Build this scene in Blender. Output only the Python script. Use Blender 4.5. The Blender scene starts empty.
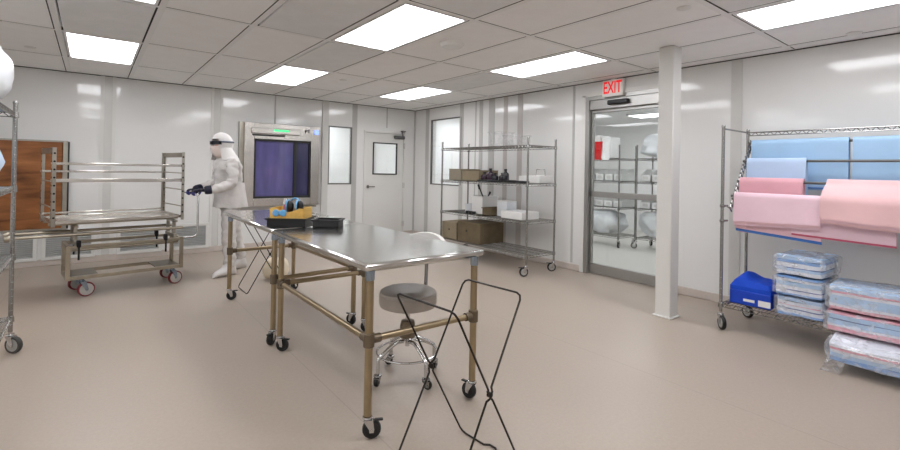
import bpy, math, random
from mathutils import Vector, Matrix, noise
random.seed(7)
C = bpy.context.scene.collection
PI = math.pi
# ------------------------------------------------------------------ materials
def lin(c):
    c = c / 255.0
    return c / 12.92 if c <= 0.04045 else ((c + 0.055) / 1.055) ** 2.4
def rgb(r, g, b): return (lin(r), lin(g), lin(b), 1)
MATS = {}
def mat(name, col, rough=0.5, metal=0.0, spec=0.5, var=0.0, scale=8.0, bump=0.0, bscale=60.0, stretch=(1, 1, 1), coat=0.0, aniso=0.0):
    m = bpy.data.materials.new(name); m.use_nodes = True
    nt = m.node_tree; b = nt.nodes['Principled BSDF']
    b.inputs['Base Color'].default_value = rgb(*col)
    b.inputs['Roughness'].default_value = rough
    b.inputs['Metallic'].default_value = metal
    b.inputs['Specular IOR Level'].default_value = spec
    b.inputs['Coat Weight'].default_value = coat
    b.inputs['Coat Roughness'].default_value = 0.08
    tc = nt.nodes.new('ShaderNodeTexCoord'); mp = nt.nodes.new('ShaderNodeMapping')
    mp.inputs['Scale'].default_value = stretch
    nt.links.new(tc.outputs['Object'], mp.inputs['Vector'])
    if var > 0:
        n = nt.nodes.new('ShaderNodeTexNoise'); n.inputs['Scale'].default_value = scale; n.inputs['Detail'].default_value = 4
        nt.links.new(mp.outputs['Vector'], n.inputs['Vector'])
        r = nt.nodes.new('ShaderNodeMapRange')
        r.inputs['From Min'].default_value = 0.3; r.inputs['From Max'].default_value = 0.7
        r.inputs['To Min'].default_value = 1 - var; r.inputs['To Max'].default_value = 1 + var
        nt.links.new(n.outputs['Fac'], r.inputs['Value'])
        h = nt.nodes.new('ShaderNodeHueSaturation'); h.inputs['Color'].default_value = rgb(*col)
        nt.links.new(r.outputs['Result'], h.inputs['Value']); nt.links.new(h.outputs['Color'], b.inputs['Base Color'])
    if bump > 0:
        n2 = nt.nodes.new('ShaderNodeTexNoise'); n2.inputs['Scale'].default_value = bscale; n2.inputs['Detail'].default_value = 3
        nt.links.new(mp.outputs['Vector'], n2.inputs['Vector'])
        bp = nt.nodes.new('ShaderNodeBump'); bp.inputs['Strength'].default_value = bump; bp.inputs['Distance'].default_value = 0.01
        nt.links.new(n2.outputs['Fac'], bp.inputs['Height']); nt.links.new(bp.outputs['Normal'], b.inputs['Normal'])
    MATS[name] = m
    return m
def emis(name, col, strength):
    m = bpy.data.materials.new(name); m.use_nodes = True
    b = m.node_tree.nodes['Principled BSDF']
    b.inputs['Base Color'].default_value = rgb(*col)
    b.inputs['Emission Color'].default_value = rgb(*col); b.inputs['Emission Strength'].default_value = strength
    MATS[name] = m; return m
def film(name, col, rough, clear):
    """thin transparent sheet: mostly see-through with a glossy sheen"""
    m = bpy.data.materials.new(name); m.use_nodes = True
    nt = m.node_tree; nt.nodes.remove(nt.nodes['Principled BSDF'])
    out = nt.nodes['Material Output']
    t = nt.nodes.new('ShaderNodeBsdfTransparent'); t.inputs['Color'].default_value = rgb(*col)
    g = nt.nodes.new('ShaderNodeBsdfGlossy'); g.inputs['Roughness'].default_value = rough
    f = nt.nodes.new('ShaderNodeFresnel'); ge = nt.nodes.new('ShaderNodeNewGeometry'); io = nt.nodes.new('ShaderNodeMapRange')
    io.inputs['To Min'].default_value = 1.45; io.inputs['To Max'].default_value = 1 / 1.45    # same reflectance from either side of the sheet
    nt.links.new(ge.outputs['Backfacing'], io.inputs['Value']); nt.links.new(io.outputs['Result'], f.inputs['IOR'])
    mx = nt.nodes.new('ShaderNodeMixShader')
    nt.links.new(f.outputs['Fac'], mx.inputs['Fac']); nt.links.new(t.outputs['BSDF'], mx.inputs[1]); nt.links.new(g.outputs['BSDF'], mx.inputs[2])
    if clear < 1:
        d = nt.nodes.new('ShaderNodeBsdfDiffuse'); d.inputs['Color'].default_value = (0.85, 0.87, 0.9, 1)
        n = nt.nodes.new('ShaderNodeTexNoise'); n.inputs['Scale'].default_value = 14; n.inputs['Detail'].default_value = 5
        tc = nt.nodes.new('ShaderNodeTexCoord'); nt.links.new(tc.outputs['Object'], n.inputs['Vector'])
        r = nt.nodes.new('ShaderNodeMapRange'); r.inputs['From Min'].default_value = 0.42; r.inputs['From Max'].default_value = 0.68
        r.inputs['To Min'].default_value = (1 - clear) * 0.3; r.inputs['To Max'].default_value = min(1, (1 - clear) * 2.2)
        nt.links.new(n.outputs['Fac'], r.inputs['Value'])
        m2 = nt.nodes.new('ShaderNodeMixShader'); nt.links.new(r.outputs['Result'], m2.inputs['Fac'])
        nt.links.new(mx.outputs['Shader'], m2.inputs[1]); nt.links.new(d.outputs['BSDF'], m2.inputs[2]); mx = m2
    nt.links.new(mx.outputs['Shader'], out.inputs['Surface'])
    MATS[name] = m; return m

mat('wall', (226, 226, 224), 0.09, 0, 0.55, 0.012, 1.5)
mat('wall_plain', (242, 242, 241), 0.5, 0, 0.4, 0.01, 1.5)
mat('trim_white', (218, 217, 213), 0.35, 0, 0.5, 0.01, 3)
mat('strip_grey', (182, 181, 178), 0.3, 0, 0.5, 0.02, 5)
mat('strip_light', (205, 204, 200), 0.3, 0, 0.5, 0.02, 5)
mat('strip_brown', (186, 180, 176), 0.3, 0, 0.5, 0.03, 5)
mat('ceiling_tile', (248, 248, 248), 0.75, 0, 0.3, 0.02, 6, 0.04, 120)
mat('ceiling_tile_filter', (234, 235, 236), 0.6, 0, 0.3, 0.03, 5)
mat('tee', (240, 240, 240), 0.5, 0, 0.4, 0.01, 6)
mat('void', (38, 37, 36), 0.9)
mat('base_vinyl', (196, 186, 178), 0.4, 0, 0.4, 0.03, 30)
mat('steel', (212, 208, 202), 0.26, 1, 0.5, 0.05, 6, 0.0)
mat('steel_dull', (168, 164, 154), 0.36, 1, 0.5, 0.1, 7)
mat('steel_cart', (172, 164, 148), 0.34, 1, 0.5, 0.12, 9)
mat('chrome', (205, 205, 205), 0.16, 1, 0.5, 0.04, 10)
mat('plate_dark', (120, 112, 98), 0.42, 0.8, 0.5, 0.1, 8)
mat('chrome_mid', (158, 157, 154), 0.27, 1, 0.5, 0.06, 10)
mat('chrome_dark', (150, 148, 146), 0.25, 1, 0.5, 0.05, 10)
mat('warm_steel', (166, 150, 122), 0.3, 1, 0.5, 0.06, 14)
mat('joint', (116, 104, 88), 0.45, 0.8, 0.5, 0.06, 20)
mat('sleeve', (150, 165, 180), 0.25, 1, 0.5, 0.05, 20)
mat('alu', (168, 167, 164), 0.38, 0.85, 0.5, 0.02, 5)
mat('alu_dark', (108, 107, 105), 0.42, 0.7, 0.5, 0.03, 5)
mat('gasket', (28, 28, 28), 0.6)
mat('black', (14, 14, 17), 0.4, 0, 0.4, 0.1, 10)
mat('rubber', (24, 24, 25), 0.55, 0, 0.4, 0.1, 20)
mat('rubber_grey', (62, 62, 60), 0.6, 0, 0.4, 0.08, 20)
mat('tyre_red', (112, 18, 30), 0.5, 0, 0.4, 0.06, 20)
mat('hub_grey', (176, 176, 172), 0.4, 0.3, 0.5, 0.05, 12)
mat('wire_black', (46, 42, 38), 0.35, 0.75, 0.5, 0.06, 20)
mat('vinyl_seat', (166, 157, 148), 0.42, 0, 0.5, 0.05, 8, 0.05, 40)
mat('stool_back', (226, 224, 220), 0.35, 0, 0.5, 0.02, 8)
mat('coverall', (208, 204, 201), 0.8, 0, 0.25, 0.03, 7, 0.8, 14)
mat('hood_cloth', (216, 213, 211), 0.8, 0, 0.25, 0.03, 7, 0.6, 18)
mat('mask', (230, 216, 208), 0.8, 0, 0.2, 0.03, 9, 0.15, 40)
mat('skin', (205, 160, 138), 0.55, 0, 0.4, 0.04, 12)
mat('glove_dark', (30, 32, 52), 0.5, 0, 0.4, 0.3, 10)
mat('glove_blue', (44, 46, 120), 0.5, 0, 0.4, 0.15, 14)
mat('goggle', (24, 26, 34), 0.15, 0, 0.6)
mat('goggle_strap', (74, 84, 106), 0.6)
mat('white_plastic', (228, 228, 226), 0.35, 0, 0.5, 0.01, 6)
mat('white_paper', (238, 238, 236), 0.7, 0, 0.3, 0.02, 12)
mat('bag_white', (226, 229, 232), 0.35, 0, 0.5, 0.04, 7, 0.5, 11)
mat('bag_blue', (205, 226, 246), 0.35, 0, 0.5, 0.05, 7, 0.5, 11)
mat('bag_cream', (226, 214, 190), 0.6, 0, 0.3, 0.06, 8, 0.4, 14)
mat('cardboard', (142, 130, 108), 0.75, 0, 0.25, 0.07, 10)
mat('cardboard_grey', (146, 138, 122), 0.75, 0, 0.25, 0.05, 10)
mat('cardboard_dark', (106, 94, 74), 0.75, 0, 0.25, 0.15, 7)
mat('wood_box', (214, 172, 92), 0.6, 0, 0.3, 0.09, 6, stretch=(1, 6, 6))
mat('tape_blue', (98, 160, 205), 0.5, 0, 0.4, 0.1, 30)
mat('bottle_dark', (46, 24, 42), 0.12, 0, 0.6, 0.15, 8)
mat('bottle_black', (22, 22, 32), 0.12, 0, 0.6, 0.1, 8)
mat('plastic_clear', (214, 218, 222), 0.25, 0, 0.5, 0.03, 8)
mat('drape_blue', (162, 195, 226), 0.8, 0, 0.2, 0.035, 5, 0.25, 9)
mat('drape_blue_pale', (184, 206, 234), 0.8, 0, 0.2, 0.035, 5, 0.25, 9)
mat('drape_blue_deep', (96, 146, 216), 0.8, 0, 0.2, 0.04, 5, 0.2, 9)
mat('drape_pink', (228, 190, 198), 0.8, 0, 0.2, 0.03, 5, 0.25, 9)
mat('drape_pink_deep', (226, 172, 182), 0.8, 0, 0.2, 0.04, 5, 0.25, 9)
mat('drape_pink_pale', (234, 202, 214), 0.8, 0, 0.2, 0.03, 5, 0.25, 9)
mat('drape_salmon', (228, 188, 190), 0.8, 0, 0.2, 0.03, 5, 0.25, 9)
mat('lining_blue', (70, 118, 190), 0.8, 0, 0.2, 0.05, 5)
mat('lining_rose', (196, 92, 116), 0.8, 0, 0.2, 0.05, 5)
mat('fold_white', (226, 230, 238), 0.8, 0, 0.2, 0.06, 9)
mat('fold_blue', (128, 168, 220), 0.8, 0, 0.2, 0.08, 9)
mat('fold_blue_pale', (176, 204, 232), 0.8, 0, 0.2, 0.06, 9)
mat('fold_pink', (222, 158, 172), 0.8, 0, 0.2, 0.06, 9)
mat('fold_navy', (70, 92, 150), 0.8, 0, 0.2, 0.1, 9)
mat('box_blue', (18, 66, 190), 0.45, 0, 0.4, 0.06, 6)
mat('cloth_blue', (22, 74, 200), 0.7, 0, 0.3, 0.06, 6, 0.2, 14)
mat('towel_red', (206, 30, 34), 0.8, 0, 0.2, 0.08, 9, 0.3, 20)
mat('exit_white', (236, 234, 230), 0.4)
emis('exit_red', (225, 14, 18), 0.75)
emis('green_light', (60, 225, 130), 1.2)
emis('blue_display', (120, 150, 255), 1.5)
emis('lamp', (250, 251, 255), 10.6)
emis('lamp_far', (252, 252, 255), 13.0)
film('glass', (250, 252, 252), 0.02, 1)
film('acrylic', (254, 254, 254), 0.05, 0.97)
film('plastic_wrap', (254, 254, 255), 0.15, 0.80)
# pane of the hatch: dark indigo glass
m = mat('indigo_glass', (88, 84, 136), 0.06, 0, 0.9, 0.18, 3, stretch=(3, 3, 0.6))
m = mat('indigo_dark', (50, 50, 86), 0.06, 0, 0.8, 0.2, 3, stretch=(3, 3, 0.6))
mat('louver', (196, 197, 195), 0.45, 0.3, 0.5, 0.05, 9)
# brushed table top
m = mat('table_steel', (222, 221, 218), 0.17, 1, 0.5, 0.04, 5, 0.02, 40, stretch=(30, 1, 1))
# brown panel: streaks of brown reflection painted into the base colour
def brown():
    m = mat('brown_reflection', (158, 92, 44), 0.28, 0.35, 0.5)
    nt = m.node_tree; b = nt.nodes['Principled BSDF']
    tc = nt.nodes.new('ShaderNodeTexCoord'); mp = nt.nodes.new('ShaderNodeMapping'); mp.inputs['Scale'].default_value = (1.0, 1, 5)
    n = nt.nodes.new('ShaderNodeTexNoise'); n.inputs['Scale'].default_value = 2.0; n.inputs['Detail'].default_value = 6; n.inputs['Distortion'].default_value = 0.4
    r = nt.nodes.new('ShaderNodeValToRGB')
    r.color_ramp.elements[0].position = 0.28; r.color_ramp.elements[0].color = rgb(96, 56, 28)
    r.color_ramp.elements[1].position = 0.72; r.color_ramp.elements[1].color = rgb(172, 112, 66)
    nt.links.new(tc.outputs['Object'], mp.inputs['Vector']); nt.links.new(mp.outputs['Vector'], n.inputs['Vector'])
    nt.links.new(n.outputs['Fac'], r.inputs['Fac']); nt.links.new(r.outputs['Color'], b.inputs['Base Color'])
brown()
def floor_mat():
    m = mat('floor_vinyl', (169, 156, 143), 0.36, 0, 0.4)
    nt = m.node_tree; b = nt.nodes['Principled BSDF']
    tc = nt.nodes.new('ShaderNodeTexCoord')
    n = nt.nodes.new('ShaderNodeTexNoise'); n.inputs['Scale'].default_value = 55; n.inputs['Detail'].default_value = 5; n.inputs['Roughness'].default_value = 0.7
    n2 = nt.nodes.new('ShaderNodeTexNoise'); n2.inputs['Scale'].default_value = 0.9; n2.inputs['Detail'].default_value = 3
    nt.links.new(tc.outputs['Object'], n.inputs['Vector']); nt.links.new(tc.outputs['Object'], n2.inputs['Vector'])
    a = nt.nodes.new('ShaderNodeMapRange'); a.inputs['From Min'].default_value = 0.3; a.inputs['From Max'].default_value = 0.7; a.inputs['To Min'].default_value = 0.95; a.inputs['To Max'].default_value = 1.05
    a2 = nt.nodes.new('ShaderNodeMapRange'); a2.inputs['From Min'].default_value = 0.3; a2.inputs['From Max'].default_value = 0.7; a2.inputs['To Min'].default_value = 0.975; a2.inputs['To Max'].default_value = 1.025
    nt.links.new(n.outputs['Fac'], a.inputs['Value']); nt.links.new(n2.outputs['Fac'], a2.inputs['Value'])
    mu = nt.nodes.new('ShaderNodeMath'); mu.operation = 'MULTIPLY'
    nt.links.new(a.outputs['Result'], mu.inputs[0]); nt.links.new(a2.outputs['Result'], mu.inputs[1])
    # welded seams every 1.83 m
    sx = nt.nodes.new('ShaderNodeSeparateXYZ'); nt.links.new(tc.outputs['Object'], sx.inputs['Vector'])
    ad = nt.nodes.new('ShaderNodeMath'); ad.operation = 'ADD'; ad.inputs[1].default_value = 4.11 + 1.83 * 4; nt.links.new(sx.outputs['X'], ad.inputs[0])
    pp = nt.nodes.new('ShaderNodeMath'); pp.operation = 'PINGPONG'; pp.inputs[1].default_value = 0.915; nt.links.new(ad.outputs['Value'], pp.inputs[0])
    lt = nt.nodes.new('ShaderNodeMath'); lt.operation = 'LESS_THAN'; lt.inputs[1].default_value = 0.0035; nt.links.new(pp.outputs['Value'], lt.inputs[0])
    ml = nt.nodes.new('ShaderNodeMath'); ml.operation = 'MULTIPLY_ADD'; ml.inputs[1].default_value = -0.14; ml.inputs[2].default_value = 1.0; nt.links.new(lt.outputs['Value'], ml.inputs[0])
    mm = nt.nodes.new('ShaderNodeMath'); mm.operation = 'MULTIPLY'; nt.links.new(mu.outputs['Value'], mm.inputs[0]); nt.links.new(ml.outputs['Value'], mm.inputs[1])
    h = nt.nodes.new('ShaderNodeHueSaturation'); h.inputs['Color'].default_value = rgb(169, 156, 143)
    nt.links.new(mm.outputs['Value'], h.inputs['Value']); nt.links.new(h.outputs['Color'], b.inputs['Base Color'])
floor_mat()
mat('floor_far', (206, 204, 198), 0.4, 0, 0.4, 0.02, 20)

# ------------------------------------------------------------------ mesh builder
class MB:
    def __init__(s): s.v = []; s.f = []; s.mi = []; s.cur = 0
    def add(s, vs, fs):
        o = len(s.v); s.v += [tuple(p) for p in vs]
        s.f += [tuple(i + o for i in f) for f in fs]; s.mi += [s.cur] * len(fs)
    def box(s, c, d, bev=0.0, rz=0.0, M=None):
        hx, hy, hz = d[0] / 2, d[1] / 2, d[2] / 2
        M0 = Matrix.Translation(Vector(c)) @ Matrix.Rotation(rz, 4, 'Z')
        if M is not None: M0 = M @ M0
        b = min(bev, hx * .98, hy * .98, hz * .98)
        if b <= 0:
            vs = [M0 @ Vector((x * hx, y * hy, z * hz)) for x in (-1, 1) for y in (-1, 1) for z in (-1, 1)]
            s.add(vs, [(0, 1, 3, 2), (4, 6, 7, 5), (0, 4, 5, 1), (2, 3, 7, 6), (0, 2, 6, 4), (1, 5, 7, 3)]); return
        idx = {}; vs = []
        for x in (-1, 1):
            for y in (-1, 1):
                for z in (-1, 1):
                    for a in range(3):
                        p = [x * (hx - b), y * (hy - b), z * (hz - b)]
                        p[a] = (x * hx, y * hy, z * hz)[a]
                        idx[(x, y, z, a)] = len(vs); vs.append(M0 @ Vector(p))
        fs = []
        for a in range(3):
            o1, o2 = [k for k in range(3) if k != a]
            for sg in (-1, 1):
                q = []
                for (u, w) in ((-1, -1), (1, -1), (1, 1), (-1, 1)):
                    k = [0, 0, 0]; k[a] = sg; k[o1] = u; k[o2] = w; q.append(idx[(k[0], k[1], k[2], a)])
                fs.append(tuple(q))
            for u in (-1, 1):
                for w in (-1, 1):
                    k0 = [0, 0, 0]; k1 = [0, 0, 0]; k0[a] = -1; k1[a] = 1
                    for k in (k0, k1): k[o1] = u; k[o2] = w
                    fs.append((idx[(*k0, o1)], idx[(*k1, o1)], idx[(*k1, o2)], idx[(*k0, o2)]))
        for x in (-1, 1):
            for y in (-1, 1):
                for z in (-1, 1): fs.append(tuple(idx[(x, y, z, a)] for a in range(3)))
        s.add(vs, fs)
    def path(s, pts, r, n=8, closed=False, caps=True, flat=1.0):
        P = [Vector(p) for p in pts]; N = len(P); R = r if isinstance(r, (list, tuple)) else [r] * N
        T = []
        for i in range(N):
            if closed: t = (P[(i + 1) % N] - P[i]).normalized() + (P[i] - P[i - 1]).normalized()
            elif i == 0: t = P[1] - P[0]
            elif i == N - 1: t = P[-1] - P[-2]
            else: t = (P[i + 1] - P[i]).normalized() + (P[i] - P[i - 1]).normalized()
            T.append(t.normalized())
        up = Vector((0, 0, 1)) if abs(T[0].z) < .9 else Vector((1, 0, 0))
        a = (up - T[0] * up.dot(T[0])).normalized(); vs = []
        for i in range(N):
            a = (a - T[i] * a.dot(T[i])); a = a.normalized() if a.length > 1e-6 else T[i].orthogonal().normalized()
            b = T[i].cross(a); sc = 1.0
            if 0 < i < N - 1 or closed:
                d = (P[(i + 1) % N] - P[i]).normalized(); cs = max(0.35, T[i].dot(d)); sc = 1 / cs
                bend = (d - (P[i] - P[i - 1]).normalized())
            for k in range(n):
                an = 2 * PI * k / n; off = a * math.cos(an) * flat + b * math.sin(an)
                if sc > 1.001 and bend.length > 1e-6:
                    bn = bend.normalized(); off = off + bn * off.dot(bn) * (sc - 1)
                vs.append(P[i] + off * R[i])
        fs = []
        for i in range(N if closed else N - 1):
            j = (i + 1) % N
            for k in range(n): fs.append((i * n + k, i * n + (k + 1) % n, j * n + (k + 1) % n, j * n + k))
        if caps and not closed: fs += [tuple(range(n))[::-1], tuple((N - 1) * n + k for k in range(n))]
        s.add(vs, fs)
    def tube(s, a, b, r, n=10): s.path([a, b], r, n)
    def lathe(s, prof, org=(0, 0, 0), axis='Z', n=24, M=None):
        """prof: list of (radius, height)"""
        A = {'Z': Matrix.Identity(4), 'X': Matrix.Rotation(PI / 2, 4, 'Y'), 'Y': Matrix.Rotation(-PI / 2, 4, 'X')}[axis]
        M0 = Matrix.Translation(Vector(org)) @ (M if M is not None else Matrix.Identity(4)) @ A
        vs = []; fs = []; N = len(prof)
        for r, h in prof:
            for k in range(n): vs.append(M0 @ Vector((r * math.cos(2 * PI * k / n), r * math.sin(2 * PI * k / n), h)))
        for i in range(N - 1):
            for k in range(n): fs.append((i * n + k, i * n + (k + 1) % n, (i + 1) * n + (k + 1) % n, (i + 1) * n + k))
        fs += [tuple(range(n))[::-1], tuple((N - 1) * n + k for k in range(n))]
        s.add(vs, fs)
    def quad(s, a, b, c, d): s.add([a, b, c, d], [(0, 1, 2, 3)])
    def prism(s, poly, h0, h1, M=None):
        M = M or Matrix.Identity(4); n = len(poly)
        vs = [M @ Vector((x, y, h0)) for x, y in poly] + [M @ Vector((x, y, h1)) for x, y in poly]
        s.add(vs, [tuple(range(n))[::-1], tuple(range(n, 2 * n))] + [(k, (k + 1) % n, n + (k + 1) % n, n + k) for k in range(n)])
    def surf(s, fn, nu, nv, thick=0.0, close_u=False):
        """grid surface fn(u,v) -> point, u,v in 0..1; thick>0 gives it an offset back face and rim"""
        g = [[Vector(fn(i / nu, j / nv)) for j in range(nv + 1)] for i in range(nu + 1)]
        vs = [p for row in g for p in row]; W = nv + 1
        fs = [(i * W + j, (i + 1) * W + j, (i + 1) * W + j + 1, i * W + j + 1) for i in range(nu) for j in range(nv)]
        if thick:
            back = []
            for i in range(nu + 1):
                for j in range(nv + 1):
                    du = g[min(i + 1, nu)][j] - g[max(i - 1, 0)][j]; dv = g[i][min(j + 1, nv)] - g[i][max(j - 1, 0)]
                    nn = du.cross(dv); nn = nn.normalized() if nn.length > 1e-9 else Vector((0, 0, 1))
                    back.append(g[i][j] - nn * thick)
            o = len(vs); vs = vs + back
            fs += [tuple(k + o for k in f)[::-1] for f in fs]
            rim = [(i, 0) for i in range(nu + 1)] + [(nu, j) for j in range(1, nv + 1)] + [(i, nv) for i in range(nu - 1, -1, -1)] + [(0, j) for j in range(nv - 1, 0, -1)]
            ids = [i * W + j for i, j in rim]
            fs += [(ids[(k + 1) % len(ids)], ids[k], ids[k] + o, ids[(k + 1) % len(ids)] + o) for k in range(len(ids))]
        s.add(vs, fs)
    def build(s, name, mats, parent=None, angle=38, loc=None):
        me = bpy.data.meshes.new(name); me.from_pydata(s.v, [], s.f)
        if isinstance(mats, str): mats = [mats]
        for k in mats: me.materials.append(MATS[k])
        me.polygons.foreach_set('material_index', s.mi)
        me.polygons.foreach_set('use_smooth', [True] * len(s.f))
        me.update(); me.validate()
        import bmesh
        bm = bmesh.new(); bm.from_mesh(me); bmesh.ops.recalc_face_normals(bm, faces=bm.faces); bm.to_mesh(me); bm.free()
        me.set_sharp_from_angle(angle=math.radians(angle))
        o = bpy.data.objects.new(name, me); C.objects.link(o)
        if parent is not None: o.parent = parent
        if loc is not None: o.location = loc
        return o
def tag(o, label, cat, group=None, kind=None):
    o['label'] = label; o['category'] = cat
    if group: o['group'] = group
    if kind: o['kind'] = kind
    return o
def thing(name, label, cat, loc=(0, 0, 0), rz=0, group=None):
    o = bpy.data.objects.new(name, None); C.objects.link(o); o.empty_display_size = 0.1
    o.location = loc; o.rotation_euler = (0, 0, rz)
    return tag(o, label, cat, group)
def struct(name, mb, mats, label, cat, parent=None, angle=38):
    o = mb.build(name, mats, parent, angle)
    if parent is None: tag(o, label, cat, kind='structure')
    return o
def kids(o): return [c for c in bpy.data.objects if c.parent is o]
def dup(root, loc, rz=None, label=None, group=None):
    def cp(o, par):
        c = o.copy(); C.objects.link(c); c.parent = par
        for ch in kids(o): cp(ch, c)
        return c
    r = cp(root, None); r.location = loc
    if rz is not None: r.rotation_euler = (0, 0, rz)
    if label: r['label'] = label
    if group: r['group'] = group
    return r
def text_mesh(body, size, depth, name, material, parent, M, sx=1.0):
    cu = bpy.data.curves.new(name, 'FONT'); cu.body = body; cu.size = size; cu.extrude = depth / 2; cu.offset = size * 0.018; cu.align_x = 'CENTER'; cu.align_y = 'CENTER'
    t = bpy.data.objects.new(name + '_src', cu); C.objects.link(t)
    me = bpy.data.meshes.new_from_object(t.evaluated_get(bpy.context.evaluated_depsgraph_get()))
    bpy.data.objects.remove(t); bpy.data.curves.remove(cu)
    me.name = name; me.transform(Matrix.Diagonal((sx, 1, 1, 1))); me.transform(M); me.materials.clear(); me.materials.append(MATS[material])
    o = bpy.data.objects.new(name, me); C.objects.link(o); o.parent = parent
    return o

# ------------------------------------------------------------------ camera (from the photograph's vanishing points)
F_, CY, YAW, PITCH, ROLL = 457.810, 167.492, 0.663507, 0.0050246, 0.0190773
CAM = Vector((-5.275127, -7.952277, 1.354833)); H = 2.5663
fw = Vector((math.sin(YAW) * math.cos(PITCH), math.cos(YAW) * math.cos(PITCH), math.sin(PITCH)))
rt = Vector((math.cos(YAW), -math.sin(YAW), 0)); up = rt.cross(fw)
r2 = rt * math.cos(ROLL) + up * math.sin(ROLL); u2 = -rt * math.sin(ROLL) + up * math.cos(ROLL)
cam = bpy.data.cameras.new('camera'); co = bpy.data.objects.new('camera', cam); C.objects.link(co)
co.matrix_world = Matrix(((r2.x, u2.x, -fw.x, CAM.x), (r2.y, u2.y, -fw.y, CAM.y), (r2.z, u2.z, -fw.z, CAM.z), (0, 0, 0, 1)))
cam.sensor_fit = 'HORIZONTAL'; cam.sensor_width = 36; cam.lens = F_ / 900 * 36
cam.shift_y = -(225 - CY) / 900; cam.clip_start = 0.05
bpy.context.scene.camera = co

# ------------------------------------------------------------------ the room shell
XL, YN = -7.7, -10.2            # left wall, near wall
T = 0.12
def wall_with_holes(axis, off, thick, a0, a1, z0, z1, holes):
    """axis 'x': wall runs along x at y in [off, off+thick]; 'y': along y at x in [off, off+thick]"""
    mb = MB(); us = sorted({a0, a1} | {h[0] for h in holes} | {h[1] for h in holes}); zs = sorted({z0, z1} | {h[2] for h in holes} | {h[3] for h in holes})
    for i in range(len(us) - 1):
        for j in range(len(zs) - 1):
            uc, zc = (us[i] + us[i + 1]) / 2, (zs[j] + zs[j + 1]) / 2
            if any(h[0] < uc < h[1] and h[2] < zc < h[3] for h in holes): continue
            du, dz = us[i + 1] - us[i], zs[j + 1] - zs[j]
            if axis == 'x': mb.box((uc, off + thick / 2, zc), (du, thick, dz))
            else: mb.box((off + thick / 2, uc, zc), (thick, du, dz))
    return mb
# back wall (y = 0) with hatch recess, narrow window and door
WA2 = (-1.89, -1.415, 1.045, 2.12); DA = (-1.17, -0.235, 0.0, 2.09)
struct('wall_back', wall_with_holes('x', 0, T, XL, T, 0, H, [WA2, DA]), 'wall', 'glossy white panel wall behind the steel hatch and hinged door', 'wall')
WB = (-1.53, -0.58, 1.06, 2.33); DB = (-5.36, -4.19, 0.0, 2.37)
struct('wall_right', wall_with_holes('y', 0, T, YN, 0, 0, H, [WB, DB]), 'wall', 'long glossy white panel wall holding the glass sliding door', 'wall')
mb = MB(); mb.box((XL - T / 2, YN / 2, H / 2), (T, -YN + 0.2, H)); struct('wall_left', mb, 'wall_plain', 'white wall at the left end of the room', 'wall')
mb = MB(); mb.box((XL / 2, YN - T / 2, H / 2), (-XL + 0.3, T, H)); struct('wall_front', mb, 'wall_plain', 'white wall opposite the back wall', 'wall')
mb = MB(); mb.box((XL / 2, YN / 2, -0.03), (-XL + 0.24, -YN + 0.24, 0.06)); struct('floor', mb, 'floor_vinyl', 'beige speckled sheet vinyl floor of the clean room', 'floor')

# ceiling: slab, grid and tiles; lights and dark panels sit in the grid
S, X7, Y0, SY = 0.67056, -0.8473, -1.0638, 1.3592
mb = MB(); mb.box((XL / 2, YN / 2, H + 0.2), (-XL + 0.24, -YN + 0.24, 0.1)); ceil = struct('ceiling', mb, 'void', 'grey tiled grid ceiling with flush light panels', 'ceiling')
xs = [XL] + [X7 + (k - 7) * S for k in range(-3, 9)] + [0.0]
ys = [YN] + [Y0 - j * SY for j in range(6, -1, -1)] + [0.0]
LIGHTS = {(0, 0), (0, 2), (0, 4), (3, 0), (3, 2), (3, 4), (6, 0), (6, 2), (6, 4), (-3, 2), (-3, 4)}
DARK = {(0, 1), (3, 1), (6, 1), (2, 2), (5, 4), (3, 3), (2, 4)}
tee = MB(); TW = 0.046
for x in xs[1:-1]: tee.box((x, YN / 2, H + 0.02), (TW, -YN, 0.04))
for y in ys[1:-1]: tee.box((XL / 2, y, H + 0.0205), (-XL, TW, 0.04))
tee.build('ceiling_grid', 'tee', ceil)
jn = MB()  # dark strips stand in for shade lines beside the tees and walls
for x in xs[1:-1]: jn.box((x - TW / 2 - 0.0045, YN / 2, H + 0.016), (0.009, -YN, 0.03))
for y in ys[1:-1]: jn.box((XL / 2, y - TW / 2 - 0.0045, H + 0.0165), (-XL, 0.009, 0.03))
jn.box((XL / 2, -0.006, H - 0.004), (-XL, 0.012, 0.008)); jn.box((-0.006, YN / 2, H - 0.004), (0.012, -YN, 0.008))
jn.build('joint_shadow', 'void', ceil)
ed = MB()
ed.box((XL / 2, -0.0125, H + 0.02), (-XL, 0.025, 0.04)); ed.box((-0.0125, YN / 2, H + 0.02), (0.025, -YN, 0.04))
ed.build('edge_angle', 'tee', ceil)
tl = MB(); filt = []
for i in range(len(xs) - 1):
    for j in range(len(ys) - 1):
        k = i - 4 if 0 < i < len(xs) - 1 else None
        kk = i - 4
        jj = (len(ys) - 2) - j - 1   # row index: 0 = first full row from the back wall
        x0, x1, y0, y1 = xs[i], xs[i + 1], ys[j], ys[j + 1]
        if (kk, jj) in LIGHTS: continue
        if x1 - x0 < 0.1: continue
        if (kk, jj) in DARK: filt.append((x0, x1, y0, y1)); continue
        e = TW / 2 + 0.0015; e2 = TW / 2 + 0.0095
        ax0 = x0 + (e if i > 0 else 0); ax1 = x1 - (e2 if i < len(xs) - 2 else 0.03); ay0 = y0 + e; ay1 = y1 - (e2 if j < len(ys) - 2 else 0.032)
        tl.box(((ax0 + ax1) / 2, (ay0 + ay1) / 2, H + 0.012), (ax1 - ax0, ay1 - ay0, 0.02))
tl.build('ceiling_tile', 'ceiling_tile', ceil)
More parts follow.
